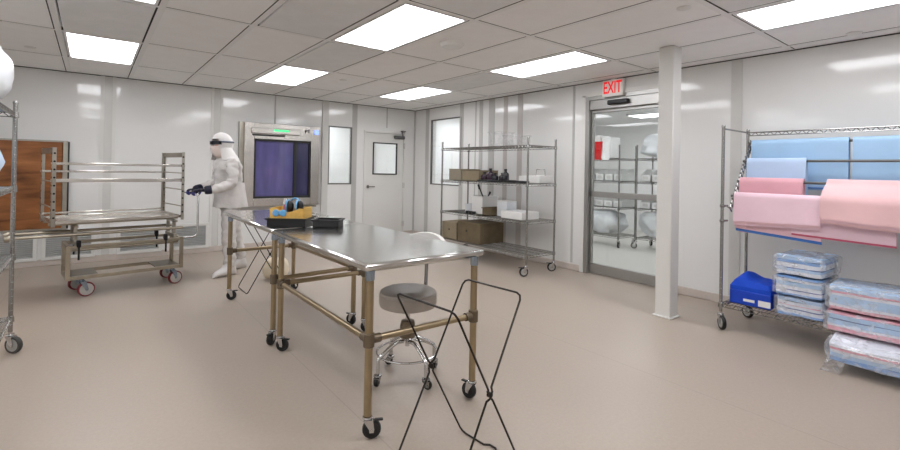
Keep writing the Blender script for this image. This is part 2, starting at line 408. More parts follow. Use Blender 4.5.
FLAB = ['between the two light panels at the left', 'between the two middle light panels', 'next to the light panel above the wire shelving',
        'left of the large middle light panel', 'left of the light panel over the drape rack', 'in front of the large middle light panel', 'above the tables']
for n, (x0, x1, y0, y1) in enumerate(filt):
    f = MB(); g = TW / 2 + 0.014
    f.box((0, 0, 0.008), (x1 - x0 - 2 * g, y1 - y0 - 2 * g, 0.02), 0.004)
    o = f.build('filter_panel', 'ceiling_tile_filter', ceil, loc=((x0 + x1) / 2, (y0 + y1) / 2, H))
# ceiling lights
LL = {(0, 0): 'lit ceiling panel nearest the back wall, above the brown panel', (0, 2): 'lit ceiling panel at the top edge, above the steel cart',
      (3, 0): 'lit ceiling panel in front of the steel hatch', (3, 2): 'large lit ceiling panel in the middle, above the tables', (6, 0): 'lit ceiling panel closest to the hinged door corner',
      (6, 2): 'lit ceiling panel above the wire shelving by the exit sign', (6, 4): 'long lit ceiling panel above the pink drape rack'}
proto = None
def ceiling_light(x, y, lab, ws=S, ls=SY, z=H, lamp='lamp'):
    t = thing('ceiling_light', lab, 'ceiling light', (x, y, z), 0, 'flush ceiling light panels')
    a = ws / 2 - TW / 2 - 0.010; b = ls / 2 - TW / 2 - 0.010
    fr = MB(); w = 0.022
    fr.box((0, b - w / 2, 0.02), (2 * a, w, 0.04)); fr.box((0, -b + w / 2, 0.02), (2 * a, w, 0.04))
    fr.box((a - w / 2, 0, 0.02), (w, 2 * b - 2 * w, 0.04)); fr.box((-a + w / 2, 0, 0.02), (w, 2 * b - 2 * w, 0.04))
    fr.build('frame', 'tee', t)
    d = MB(); d.box((0, 0, 0.014), (2 * (a - w), 2 * (b - w), 0.012)); d.build('diffuser', lamp, t)
    return t
for (k, j) in sorted(LIGHTS):
    x = X7 + (k - 7) * S + S / 2; y = Y0 - j * SY - SY / 2
    ceiling_light(x, y, LL.get((k, j), 'lit ceiling panel behind the viewpoint'))
# small discs in the ceiling
for x, y, r, hgt, nm, lab in ((-2.567, -4.483, 0.12, 0.035, 'smoke_detector', 'round white smoke detector between the large middle light and the exit-side light'),
        (-5.814, -1.406, 0.05, 0.012, 'ceiling_sprinkler', 'round sprinkler cover in the ceiling at the left edge'),
        (-0.264, -7.006, 0.055, 0.014, 'ceiling_sprinkler', 'round sprinkler cover in the ceiling above the drape rack'),
        (-1.899, -6.365, 0.05, 0.012, 'ceiling_sprinkler', 'round sprinkler cover in the ceiling in front of the white pillar'),
        (-2.568, -2.054, 0.05, 0.012, 'ceiling_sprinkler', 'round sprinkler cover in the ceiling near the steel hatch')):
    m_ = MB()
    if nm == 'smoke_detector': m_.lathe([(r, 0), (r, -0.012), (r * .82, -hgt), (0.001, -hgt - 0.004)])
    else: m_.lathe([(r * .5, 0.03), (r * .5, 0), (r, 0), (r, -hgt * .6), (r * .86, -hgt), (0.001, -hgt)])
    o = m_.build(nm, 'white_plastic', loc=(x, y, H + 0.004)); tag(o, lab, 'smoke detector' if nm[0:2] == 'sm' else 'sprinkler')

# trims: wall strips
nt_ = [0]
def trim(boxes, material, lab):
    nt_[0] += 1; mb = MB()
    for c, d in boxes: mb.box(c, d)
    return struct('trim_%d' % nt_[0], mb, material, lab, 'wall trim')
def stripA(x, w, z0, z1, material, lab, p=0.008): trim([((x, -p / 2, (z0 + z1) / 2), (w, p, z1 - z0))], material, lab)
def stripB(y, w, z0, z1, material, lab, p=0.008): trim([((-p / 2, y, (z0 + z1) / 2), (p, w, z1 - z0))], material, lab)
for x, w, lab in ((-5.111, 0.09, 'wall strip behind the steel cart'), (-3.737, 0.085, 'wall strip left of the steel hatch')):
    stripA(x, w, 0.0, H - .005, 'strip_light', lab)
    trim([((x - w / 2 - 0.022, -0.007, H / 2), (0.04, 0.014, H - .01)), ((x + w / 2 + 0.022, -0.007, H / 2), (0.04, 0.014, H - .01))], 'trim_white', 'white edging of the ' + lab)
stripA(-2.845, 0.022, 2.07, H - .005, 'strip_grey', 'thin panel joint above the steel hatch')
stripA(-1.955, 0.115, 0.1, H - .005, 'strip_light', 'pale wall strip between hatch and narrow window', 0.03)
stripA(-1.37, 0.10, 0.1, H - .005, 'strip_grey', 'grey wall strip between narrow window and door')
stripA(-0.672, 0.022, 2.16, H - .005, 'strip_grey', 'thin panel joint above the hinged door')
trim([((-0.012, -0.012, H / 2), (0.024, 0.024, H - .01))], 'strip_grey', 'grey corner strip between back and right wall')
for y, w, z0, mt, lab in ((-0.454, 0.115, 0.1, 'strip_grey', 'grey wall strip left of the corner window'), (-1.528, 0.105, 0.1, 'strip_grey', 'grey wall strip right of the corner window'),
        (-1.915, 0.022, 0.1, 'strip_grey', 'thin dark joint behind the wire shelving'), (-2.055, 0.085, 0.1, 'strip_grey', 'first grey strip behind the wire shelving'),
        (-2.32, 0.14, 0.1, 'strip_grey', 'second and widest grey strip behind the wire shelving'), (-2.65, 0.09, 0.1, 'strip_brown', 'third strip behind the wire shelving'),
        (-2.97, 0.105, 0.1, 'strip_brown', 'fourth strip behind the wire shelving'), (-3.985, 0.035, 0.1, 'strip_grey', 'thin grey joint between wire shelving and sliding door'),
        (-6.03, 0.105, 0.1, 'strip_light', 'pale wall strip between pillar and drape rack')):
    stripB(y, w, z0, H - .005, mt, lab, 0.006)
# baseboards
def basebd(name, boxes, lab):
    mb = MB()
    for c, d in boxes: mb.box(c, d, 0.006)
    struct(name, mb, 'base_vinyl', lab, 'baseboard')
basebd('baseboard_back', [(((XL - 1.17) / 2, -0.008, 0.045), (-1.17 - XL, 0.016, 0.09)), ((-0.12, -0.008, 0.045), (0.23, 0.016, 0.09))], 'beige baseboard along the back wall')
basebd('baseboard_right', [((-0.008, -2.06, 0.045), (0.016, 4.12, 0.09)), ((-0.008, (YN - 5.43) / 2, 0.045), (0.016, -5.43 - YN, 0.09))], 'beige baseboard along the right wall')
# pillar
mb = MB(); mb.box((-0.926, -5.786, H / 2), (0.15, 0.15, H - .002), 0.008); mb.box((-0.926, -5.786, 0.006), (0.185, 0.185, 0.012), 0.004)
struct('pillar', mb, 'trim_white', 'square white pillar in front of the glass sliding door', 'pillar')

# narrow window in the back wall
def window(name, axis, h, lab, mull=None):
    t = thing(name, lab, 'window'); t['kind'] = 'structure'
    fr = MB(); w = 0.02 if axis == 'y' else 0.024; u0, u1, z0, z1 = h
    def bx(u, z, du, dz, d0, d1):
        if axis == 'x': fr.box((u, (d0 + d1) / 2, z), (du, d1 - d0, dz))
        else: fr.box(((d0 + d1) / 2, u, z), (d1 - d0, du, dz))
    for (u, z, du, dz) in (((u0 + u1) / 2, z0 + w / 2, u1 - u0, w), ((u0 + u1) / 2, z1 - w / 2, u1 - u0, w), (u0 + w / 2, (z0 + z1) / 2, w, z1 - z0 - 2 * w), (u1 - w / 2, (z0 + z1) / 2, w, z1 - z0 - 2 * w)):
        bx(u, z, du, dz, -0.006, 0.03)
    fr.build('window_frame', 'alu_dark', t)
    gl = MB()
    if axis == 'x': gl.box(((u0 + u1) / 2, 0.012, (z0 + z1) / 2), (u1 - u0 - 2 * w, 0.008, z1 - z0 - 2 * w))
    else: gl.box((0.012, (u0 + u1) / 2, (z0 + z1) / 2), (0.008, u1 - u0 - 2 * w, z1 - z0 - 2 * w))
    gl.build('pane', 'glass', t)
    return t
window('window_1', 'x', WA2, 'narrow window with dark frame between steel hatch and hinged door')
window('window_2', 'y', WB, 'window with dark frame on the right wall near the corner')

# hinged door
d1 = thing('door_1', 'white hinged door with square window and lever handle in the back wall', 'door'); d1['kind'] = 'structure'
fr = MB(); x0, x1, _, zt = DA
fr.box((x0 + 0.02, 0.04, zt / 2), (0.04, 0.12, zt), 0.004); fr.box((x1 - 0.02, 0.04, zt / 2), (0.04, 0.12, zt), 0.004); fr.box(((x0 + x1) / 2, 0.04, zt - 0.02), (x1 - x0 - .08, 0.12, 0.04), 0.004)
fr.build('door_frame', 'trim_white', d1)
lf = MB(); lx0, lx1, lz = x0 + 0.044, x1 - 0.044, zt - 0.044; wx0, wx1, wz0, wz1 = -0.975, -0.425, 1.235, 1.865
for a, b, c, d in ((lx0, wx0, 0.008, lz), (wx1, lx1, 0.008, lz), (wx0, wx1, 0.008, wz0), (wx0, wx1, wz1, lz)): lf.box(((a + b) / 2, 0.0225, (c + d) / 2), (b - a, 0.045, d - c))
leaf = lf.build('door_leaf', 'trim_white', d1)
gk = MB(); w = 0.022
gk.box(((wx0 + wx1) / 2, 0.0, wz0 + w / 2), (wx1 - wx0, 0.03, w)); gk.box(((wx0 + wx1) / 2, 0.0, wz1 - w / 2), (wx1 - wx0, 0.03, w))
gk.box((wx0 + w / 2, 0.0, (wz0 + wz1) / 2), (w, 0.03, wz1 - wz0 - 2 * w)); gk.box((wx1 - w / 2, 0.0, (wz0 + wz1) / 2), (w, 0.03, wz1 - wz0 - 2 * w))
gk.build('vision_frame', 'gasket', leaf)
gl = MB(); gl.box(((wx0 + wx1) / 2, 0.022, (wz0 + wz1) / 2), (wx1 - wx0 - 2 * w, 0.008, wz1 - wz0 - 2 * w)); gl.build('pane', 'glass', leaf)
hd = MB(); hd.lathe([(0.03, 0), (0.03, 0.01), (0.014, 0.014), (0.012, 0.05)], (-1.07, 0.0, 1.0), 'Y', 16, Matrix.Rotation(PI, 4, 'Z')); hd.path([(-1.07, -0.05, 1.0), (-1.03, -0.055, 1.0), (-0.95, -0.055, 0.998)], 0.011, 8)
hd.build('door_handle', 'chrome_dark', d1)
for z in (1.82, 1.02, 0.24):
    hg = MB(); hg.tube((-0.258, -0.01, z - 0.055), (-0.258, -0.01, z + 0.055), 0.011); hg.box((-0.258, -0.002, z), (0.04, 0.004, 0.11)); hg.build('hinge', 'chrome_dark', d1)
cl = MB(); cl.box((-0.40, -0.045, 1.985), (0.24, 0.055, 0.06), 0.01); cl.path([(-0.33, -0.05, 2.02), (-0.44, -0.20, 2.075), (-0.30, -0.06, 2.115)], 0.011, 6); cl.box((-0.3, -0.03, 2.115), (0.09, 0.05, 0.02))
cl.build('door_closer', 'alu_dark', d1)

# sliding door
d2 = thing('door_2', 'large glass sliding door in grey aluminium frame under the exit sign', 'door'); d2['kind'] = 'structure'
y0, y1, _, zt = DB
cs = MB()
cs.box((-0.012, y1 + 0.03, (zt + 0.03) / 2), (0.024, 0.06, zt + 0.03), 0.003); cs.box((-0.012, (y0 + y1) / 2, zt + 0.03), (0.024, y1 - y0 + 0.12, 0.06), 0.003); cs.box((-0.012, y0 - 0.03, (zt + .03) / 2), (0.024, 0.06, zt + 0.03), 0.003)
cs.build('casing', 'trim_white', d2)
fr = MB()
fr.box((0.05, y1 - 0.028, zt / 2), (0.14, 0.056, zt)); fr.box((0.05, y0 + 0.028, zt / 2), (0.14, 0.056, zt)); fr.box((0.05, (y0 + y1) / 2, zt - 0.025), (0.14, y1 - y0 - .112, 0.05))
fr.build('door_frame', 'alu', d2)
hdm = MB(); hdm.box((0.045, (y0 + y1) / 2, zt - 0.115), (0.10, y1 - y0 - 0.115, 0.13), 0.006); hdm.build('header', 'alu', d2)
lf = MB(); a, b = y0 + 0.06, y1 - 0.06
lf.box((0.06, (a + b) / 2, 0.075), (0.05, b - a, 0.125), 0.004); lf.box((0.06, (a + b) / 2, 1.065), (0.05, b - a, 0.075), 0.004); lf.box((0.06, (a + b) / 2, zt - 0.2), (0.05, b - a, 0.04), 0.004)
lf.box((0.06, b - 0.012, 1.14), (0.05, 0.024, 2.05), 0.003); lf.box((0.06, a + 0.012, 1.14), (0.05, 0.024, 2.05), 0.003)
sash = lf.build('sliding_leaf', 'alu', d2)
gl = MB(); gl.box((0.06, (a + b) / 2, 1.15), (0.008, b - a - .05, 2.06)); gl.build('pane', 'glass', sash)

# exit sign
t = thing('exit_sign', 'white exit sign with red letters above the sliding door', 'exit sign', (-0.005, -4.62, 2.44))
mb = MB(); mb.box((-0.035, 0, 0), (0.06, 0.30, 0.215), 0.008); mb.build('housing', 'exit_white', t)
M = Matrix.Translation((-0.066, 0, 0)) @ Matrix(((0, 0, -1, 0), (-1, 0, 0, 0), (0, 1, 0, 0), (0, 0, 0, 1)))
text_mesh('EXIT', 0.215, 0.003, 'lettering', 'exit_red', t, M, 0.60)
mb = MB(); mb.box((-0.03, 0, 0.11), (0.05, 0.05, 0.03)); mb.build('mount', 'white_plastic', t)
o = MB(); o.box((0, 0, 0), (0.06, 0.29, 0.06), 0.012); o = o.build('door_sensor', 'black', loc=(-0.03, -4.68, 2.262)); tag(o, 'black motion sensor bar mounted under the exit sign', 'sensor')

# ------------------------------------------------------------------ rooms seen through the glass
def far_room(nm, x0, x1, y0, y1, lab, flo):
    f_ = MB(); f_.box(((x0 + x1) / 2, (y0 + y1) / 2, -0.03), (x1 - x0, y1 - y0, 0.06)); struct('floor_' + nm, f_, flo, 'floor of the ' + lab, 'floor')
    c_ = MB(); c_.box(((x0 + x1) / 2, (y0 + y1) / 2, H + 0.05), (x1 - x0, y1 - y0, 0.1)); struct('ceiling_' + nm, c_, 'ceiling_tile', 'ceiling of the ' + lab, 'ceiling')
far_room('storeroom', 0.12, 5.0, -8.4, 0.0, 'storeroom behind the sliding door', 'floor_far')
for nm, c, d in (('wall_storeroom_far', (5.06, -4.2, H / 2), (0.12, 8.6, H)), ('wall_storeroom_end', (2.56, -8.46, H / 2), (4.88, 0.12, H)), ('wall_storeroom_side', (2.62, 0.06, H / 2), (5.0, 0.12, H))):
    m_ = MB(); m_.box(c, d); struct(nm, m_, 'wall_plain', 'plain white wall of the storeroom behind the glass', 'wall')
far_room('corridor', XL, 0.12, 0.12, 1.9, 'corridor behind the hinged door', 'floor_far')
m_ = MB(); m_.box((XL / 2, 1.96, H / 2), (-XL + .3, 0.12, H))
for x in (-2.6, -2.15, -1.35, -0.55, 0.0): m_.box((x, 1.894, H / 2), (0.05, 0.012, H))
struct('wall_corridor', m_, 'wall_plain', 'white wall seen through the narrow window and door window', 'wall')
m_ = MB(); m_.box((XL - .06, 1.0, H / 2), (0.12, 1.9, H)); m_.box((0.18, 1.0, H / 2), (0.12, 1.76, H)); struct('wall_corridor_end', m_, 'wall_plain', 'end walls of the corridor behind the back wall', 'wall')
for x, y, lab in ((-1.4, 1.0, 'lit ceiling panel in the corridor behind the narrow window'), (-4.5, 1.0, 'lit ceiling panel in the corridor behind the hatch wall'), (1.3, -3.9, 'lit ceiling panel inside the storeroom near the sliding door'), (3.6, -3.4, 'lit ceiling panel deep inside the storeroom'), (1.0, -1.0, 'added light panel brightening the storeroom behind the corner window'), (3.2, -6.4, 'lit ceiling panel in the storeroom behind the pillar')):  # the one by the corner window is added to brighten that view
    ceiling_light(x, y, lab, 0.62, 1.3, H - 0.042, 'lamp_far')
# bright door standing beyond the corner window
t = thing('storeroom_door', 'white door with glazed top seen through the corner window', 'door', (1.9, -0.02, 0)); t['kind'] = 'structure'
m_ = MB(); m_.box((0, -0.015, 1.05), (0.8, 0.03, 2.1), 0.004); m_.build('door_leaf', 'trim_white', t)
m_ = MB(); m_.box((-.44, -0.025, 1.06), (0.06, 0.05, 2.16)); m_.box((.44, -0.025, 1.06), (0.06, 0.05, 2.16)); m_.box((0, -0.025, 2.13), (0.82, 0.05, 0.06)); m_.build('door_frame', 'alu', t)

# ------------------------------------------------------------------ return grilles, outlet
GP = None
for x0, x1, lab in ((-6.32, -5.86, 'white louvred return grille farthest left, low under the brown panel'), (-5.73, -5.27, 'louvred return grille low on the wall behind the left end of the cart'),
                    (-4.94, -4.49, 'louvred return grille low on the wall behind the cart wheels at right'), (-4.33, -3.87, 'louvred return grille low on the wall beside the person in white')):
    t = thing('return_grille', lab, 'air vent', ((x0 + x1) / 2, -0.001, 0.075), 0, 'return air grilles along the back wall')
    w, h = x1 - x0 + 0.09, 0.385
    m_ = MB(); fwid = 0.042
    m_.box((0, -0.015, fwid / 2), (w, 0.03, fwid), .003); m_.box((0, -0.015, h - fwid / 2), (w, 0.03, fwid), .003); m_.box((-w / 2 + fwid / 2, -0.015, h / 2), (fwid, 0.03, h - 2 * fwid), .003); m_.box((w / 2 - fwid / 2, -0.015, h / 2), (fwid, 0.03, h - 2 * fwid), .003)
    m_.build('frame', 'trim_white', t)
    m_ = MB(); nl = 12
    for k in range(nl):
        z = fwid + (k + .5) * (h - 2 * fwid) / nl
        m_.box((0, 0, 0), (w - 2 * fwid, 0.026, 0.004), 0, 0, Matrix.Translation((0, -0.013, z)) @ Matrix.Rotation(math.radians(38), 4, 'X'))
    m_.build('louvers', 'louver', t)
    m_ = MB(); m_.box((0, -0.001, h / 2), (w - 2 * fwid, 0.002, h - 2 * fwid)); m_.build('backing', 'alu', t)
t = thing('wall_outlet', 'white electrical outlet plate on the wall behind the person', 'outlet', (-3.60, -0.001, 0.33))
m_ = MB(); m_.box((0, -0.005, 0), (0.085, 0.01, 0.13), 0.003); m_.build('plate', 'white_plastic', t)
for z in (-.028, .028):
    m_ = MB(); m_.box((0, -0.011, z), (0.035, 0.006, 0.03), 0.002); m_.build('socket', 'strip_light', t)

# ------------------------------------------------------------------ brown panel in steel frame
t = thing('framed_panel', 'panel with painted-in brown reflections in a steel frame on the back wall behind the cart', 'panel', (-6.15, -0.001, 0.47))
m_ = MB(); m_.box((0, -0.03, 0.585), (1.14, 0.055, 1.13), 0.004); m_.build('panel', 'brown_reflection', t)
m_ = MB(); m_.box((0.595, -0.035, 0.585), (0.05, 0.07, 1.17), 0.004); m_.box((0, -0.033, 1.16), (1.14, 0.066, 0.02)); m_.box((0, -0.033, 0.01), (1.14, 0.066, 0.02)); m_.box((-0.595, -0.035, 0.585), (0.05, 0.07, 1.17), 0.004)
m_.build('frame', 'steel_dull', t)
m_ = MB(); m_.box((0.628, -0.03, 0.585), (0.016, 0.06, 1.15)); m_.build('gasket', 'gasket', t)

# ------------------------------------------------------------------ steel hatch (pass-through)
t = thing('pass_through_hatch', 'stainless steel pass-through hatch with dark indigo glass on the back wall', 'pass-through hatch', (-2.735, 0, 0))
D = 0.16; X0, X1, Z0, Z1 = -0.625, 0.625, 0.70, 2.06; gx0, gx1, gz0, gz1 = -0.475, 0.47, 0.83, 1.80
m_ = MB()
m_.box(((X0 + gx0) / 2, -D / 2, (Z0 + Z1) / 2), (gx0 - X0, D, Z1 - Z0), 0.005); m_.box(((X1 + gx1) / 2, -D / 2, (Z0 + Z1) / 2), (X1 - gx1, D, Z1 - Z0), 0.005)
m_.box(((gx0 + gx1) / 2, -D / 2, (Z1 + gz1) / 2), (gx1 - gx0, D, Z1 - gz1), 0.005); m_.box(((gx0 + gx1) / 2, -D / 2, (Z0 + gz0) / 2), (gx1 - gx0, D, gz0 - Z0), 0.005)
m_.build('frame', 'steel', t)
m_ = MB(); m_.box((X0 - 0.02, -0.03, (Z0 + Z1) / 2), (0.08, 0.05, Z1 - Z0 + .03), 0.004); m_.build('side_flange', 'steel_dull', t)
dx = 0.20
m_ = MB(); w = 0.03; D2 = D - 0.02
m_.box((gx0 + w / 2, -D2 + .02, (gz0 + gz1) / 2), (w, 0.04, gz1 - gz0)); m_.box((gx1 - w / 2, -D2 + .02, (gz0 + gz1) / 2), (w, 0.04, gz1 - gz0)); m_.box((dx, -D2 + .02, (gz0 + gz1) / 2), (0.05, 0.04, gz1 - gz0 - 2 * w))
m_.box(((gx0 + gx1) / 2, -D2 + .02, gz0 + w / 2), (gx1 - gx0 - 2 * w, 0.04, w)); m_.box(((gx0 + gx1) / 2, -D2 + .02, gz1 - w / 2), (gx1 - gx0 - 2 * w, 0.04, w)); m_.build('seal', 'gasket', t)
m_ = MB(); m_.box(((gx0 + w + dx - .025) / 2, -D2 + 0.035, (gz0 + gz1) / 2), (dx - .025 - gx0 - w, 0.012, gz1 - gz0 - 2 * w)); o = m_.build('sliding_pane', 'indigo_glass', t); o['label'] = 'wide indigo glass pane'
m_ = MB(); m_.box(((gx1 - w + dx + .025) / 2, -D2 + 0.035, (gz0 + gz1) / 2), (gx1 - w - dx - .025, 0.012, gz1 - gz0 - 2 * w)); o = m_.build('fixed_pane', 'indigo_dark', t); o['label'] = 'narrow darker glass pane'
m_ = MB(); m_.box((-0.13, -D - 0.02, 1.935), (0.80, 0.04, 0.095), 0.01); hb = m_.build('lock_housing', 'steel', t)
m_ = MB(); m_.box((-0.06, -D - 0.042, 1.95), (0.25, 0.006, 0.03), 0.002); o = m_.build('status_light', 'green_light', hb); o['label'] = 'green lit strip'
m_ = MB(); m_.box((-0.25, -D - 0.006, 1.865), (0.52, 0.012, 0.028)); m_.build('slot', 'gasket', t)
m_ = MB(); m_.box((0.56, -D - 0.006, 1.965), (0.075, 0.012, 0.075), 0.004); m_.build('display', 'blue_display', t)
text_mesh('PT', 0.085, 0.002, 'lettering', 'gasket', t, Matrix.Translation((0.395, -D - 0.002, 1.965)) @ Matrix.Rotation(PI / 2, 4, 'X'), 1.0)
m_ = MB(); m_.box((0.485, -D - 0.004, 1.965), (0.055, 0.004, 0.06)); m_.build('label_plate', 'white_plastic', t)
m_ = MB(); m_.box((0.28, -0.10, 0.672), (0.62, 0.08, 0.035), 0.006); m_.tube((0.42, -0.13, 0.66), (0.42, -0.13, 0.45), 0.008, 8); m_.build('drip_rail', 'steel_dull', t)

# ------------------------------------------------------------------ casters
def caster(parent, x, y, ztop, r, yaw, wid=0.028, tyre='rubber', hub='hub_grey', fork='chrome', brake=True, off=0.03, name='caster', hr=0.72):
    h = ztop; wx, wy = off * math.cos(yaw), off * math.sin(yaw)
    R = Matrix.Translation((x, y, 0)) @ Matrix.Rotation(yaw, 4, 'Z')
    m_ = MB()
    m_.lathe([(0.012, h), (0.012, h - 0.012), (0.024, h - 0.014), (0.026, h - 0.022), (0.02, h - 0.03), (0.001, h - 0.03)][::-1], (x, y, 0), 'Z', 14)
    zt = h - 0.028
    for s_ in (-1, 1):
        P = [(-0.02, zt), (0.022 + off * .3, zt), (off + 0.013, r + 0.004), (off + 0.01, r - 0.012), (off - 0.010, r - 0.012), (off - 0.013, r + 0.004)]
        yy = s_ * (wid / 2 + 0.005)
        A = R @ Matrix(((1, 0, 0, 0), (0, 0, 1, yy), (0, 1, 0, 0), (0, 0, 0, 1)))
        m_.prism(P, -0.0018, 0.0018, A)
    m_.box((off * .3, 0, zt - 0.002), (0.045, wid + 0.014, 0.005), 0, 0, R)
    m_.path([R @ Vector((off, -wid / 2 - .009, r)), R @ Vector((off, wid / 2 + .009, r))], 0.006, 8)
    c = m_.build(name, fork, parent)
    m_ = MB(); A = Matrix.Rotation(yaw, 4, 'Z'); w = wid / 2
    pf = [(r * .55, -w * .8), (r * .74, -w * .9), (r * .93, -w), (r, -w * .55), (r, w * .55), (r * .93, w), (r * .74, w * .9), (r * .55, w * .8)]
    m_.lathe(pf, R @ Vector((off, 0, r)), 'Y', 20, A)
    m_.cur = 1
    m_.lathe([(0.004, -w * .95), (r * .3, -w * .95), (r * (hr - .1), -w * .98), (r * hr, -w * .93), (r * hr, w * .93), (r * (hr - .1), w * .98), (r * .3, w * .95), (0.004, w * .95)], R @ Vector((off, 0, r)), 'Y', 20, A)
    m_.build('wheel', [tyre, hub], c)
    if brake:
        m_ = MB(); m_.box((off + r * .75, 0, zt - 0.006), (r * .9, wid * .7, 0.008), 0.003, 0, R @ Matrix.Translation((0, 0, 0))); m_.build('brake_pedal', 'black', c)
    return c

# ------------------------------------------------------------------ wire shelving
def wire_shelf_mb(W, L, pitch=0.028):
    m_ = MB(); hw, hl = W / 2, L / 2; d = 0.03
    for z, r in ((0, 0.0042), (-d, 0.0036)):
        m_.path([(-hw, -hl, z), (hw, -hl, z), (hw, hl, z), (-hw, hl, z)], r, 6, True)
    for sgn in (-1, 1):
        n = int(L / 0.06)
        m_.path([(sgn * hw, -hl + L * k / (2 * n), -d if k % 2 else 0) for k in range(2 * n + 1)], 0.003, 4)
        n = int(W / 0.06)
        m_.path([(-hw + W * k / (2 * n), sgn * hl, -d if k % 2 else 0) for k in range(2 * n + 1)], 0.003, 4)
    n = int(L / pitch)
    for k in range(1, n): m_.path([(-hw, -hl + L * k / n, 0.003), (hw, -hl + L * k / n, 0.003)], 0.0024, 4)
    for q in (-.25, .25) if W < .5 else (-.3, 0, .3): m_.path([(q * W, -hl, -0.002), (q * W, hl, -0.002)], 0.0036, 6)
    for sx in (-1, 1):
        for sy in (-1, 1): m_.lathe([(0.019, -0.036), (0.021, -0.034), (0.0185, 0.006), (0.0165, 0.008)], (sx * hw, sy * hl, 0), 'Z', 12)
    return m_
def wire_unit(name, lab, loc, W, L, levels, top, r=0.06, mat_='chrome_mid', yaws=(0.6, 2.4, -0.5, 3.5), tyre='rubber_grey', group=None, post_base=0.15, hubm='hub_grey'):
    t = thing(name, lab, 'shelving unit', loc, 0, group)
    sh = None
    for z in levels:
        if sh is None: sh = wire_shelf_mb(W, L).build('shelf', mat_, t, loc=(0, 0, z))
        else:
            c = sh.copy(); C.objects.link(c); c.parent = t; c.location = (0, 0, z)
    q = 0
    for sx in (-1, 1):
        for sy in (-1, 1):
            m_ = MB(); x, y = sx * W / 2, sy * L / 2
            m_.tube((x, y, post_base), (x, y, top), 0.0135, 12)
            m_.lathe([(0.0155, top - 0.012), (0.016, top), (0.012, top + 0.008), (0.001, top + 0.01)], (x, y, 0), 'Z', 12)
            k = post_base + 0.05
            while k < top - .02: m_.lathe([(0.0135, k - .0025), (0.0146, k), (0.0135, k + .0025)], (x, y, 0), 'Z', 10); k += 0.05
            m_.build('post', mat_, t)
            caster(t, x, y, post_base, r, yaws[q], 0.03, tyre, hubm, 'chrome', q % 2 == 0); q += 1
    return t

SHB = wire_unit('wire_shelving', 'chrome wire shelving on casters against the right wall, holding boxes and bottles', (-0.575, -3.005, 0), 0.55, 1.83, (0.262, 0.695, 1.19, 1.695), 1.79,
                yaws=(2.7, 3.0, 2.6, 2.9), tyre='rubber')
RACK = wire_unit('drape_rack', 'wide chrome wire rack on casters hung with pink and blue drapes', (-0.59, -7.16, 0), 0.56, 1.83, (0.222,), 1.79, yaws=(3.9, 3.9, 4.3, 4.2), tyre='rubber')
LSH = wire_unit('wire_shelving', 'chrome wire shelving cut off by the left edge, holding white bags', (-6.0, -4.26, 0), 0.58, 1.53, (0.255, 0.69, 1.175, 1.70), 1.775, yaws=(0.2, 0.2, 0.4, -0.75), tyre='rubber_grey')

# rack: top rails, slanted side brackets, rods
def rack_parts():
    t = RACK; ox, oy = -0.59, -7.16
    m_ = MB()
    for x in (0.28,): m_.path([(x, -0.915, 1.765), (x, 0.915, 1.765)], 0.006, 8); m_.path([(x, -0.915, 1.735), (x, 0.915, 1.735)], 0.0045, 8)
    n = 30
    for x in (0.28,): m_.path([(x, -0.915 + 1.83 * k / (2 * n), 1.735 if k % 2 else 1.765) for k in range(2 * n + 1)], 0.003, 4)
    for y in (-0.915, 0.915): m_.path([(-0.28, y, 1.765), (0.28, y, 1.765)], 0.008, 8)
    m_.build('top_rail', 'chrome_dark', t)
    P0 = Vector((-0.335 - ox, 0, 1.675)); P1 = Vector((-0.80 - ox, 0, 1.06))
    for y in (-0.88, 0.88):
        m_ = MB()
        o = Vector((0, y, 0)); side = Vector((0.0, 0, 0.05))
        m_.path([P0 + o, P1 + o], 0.006, 8); m_.path([P0 + o + Vector((0.035, 0, -0.02)), P1 + o + Vector((0.035, 0, -0.02))], 0.006, 8)
        for k in range(17):
            f = k / 16; p = P0.lerp(P1, f) + o; m_.path([p + Vector((-0.012, 0, 0.012)), p + Vector((0.04, 0, -0.03))], 0.007, 6)
        m_.path([P1 + o, Vector((-0.28, y, P1.z + .02))], 0.006, 6)
        m_.build('side_bracket', 'chrome_dark', t)
    for x, z in RODS:
        m_ = MB(); m_.path([(x - ox, -0.89, z), (x - ox, 0.89, z)], 0.011, 10); m_.build('hanging_rod', 'alu_dark', t)
    for zc in (1.081, 0.949):
        m_ = MB(); m_.path([(-0.28, 0.915, zc), (-0.21, 0.90, zc)], 0.009, 8); m_.lathe([(0.018, -.012), (0.02, 0), (0.018, .012)], (-0.28, 0.915, zc), 'Z', 12); m_.build('clamp', 'chrome_dark', t)
RODS = [(-0.355, 1.66), (-0.49, 1.487), (-0.62, 1.303), (-0.75, 1.17)]
rack_parts()
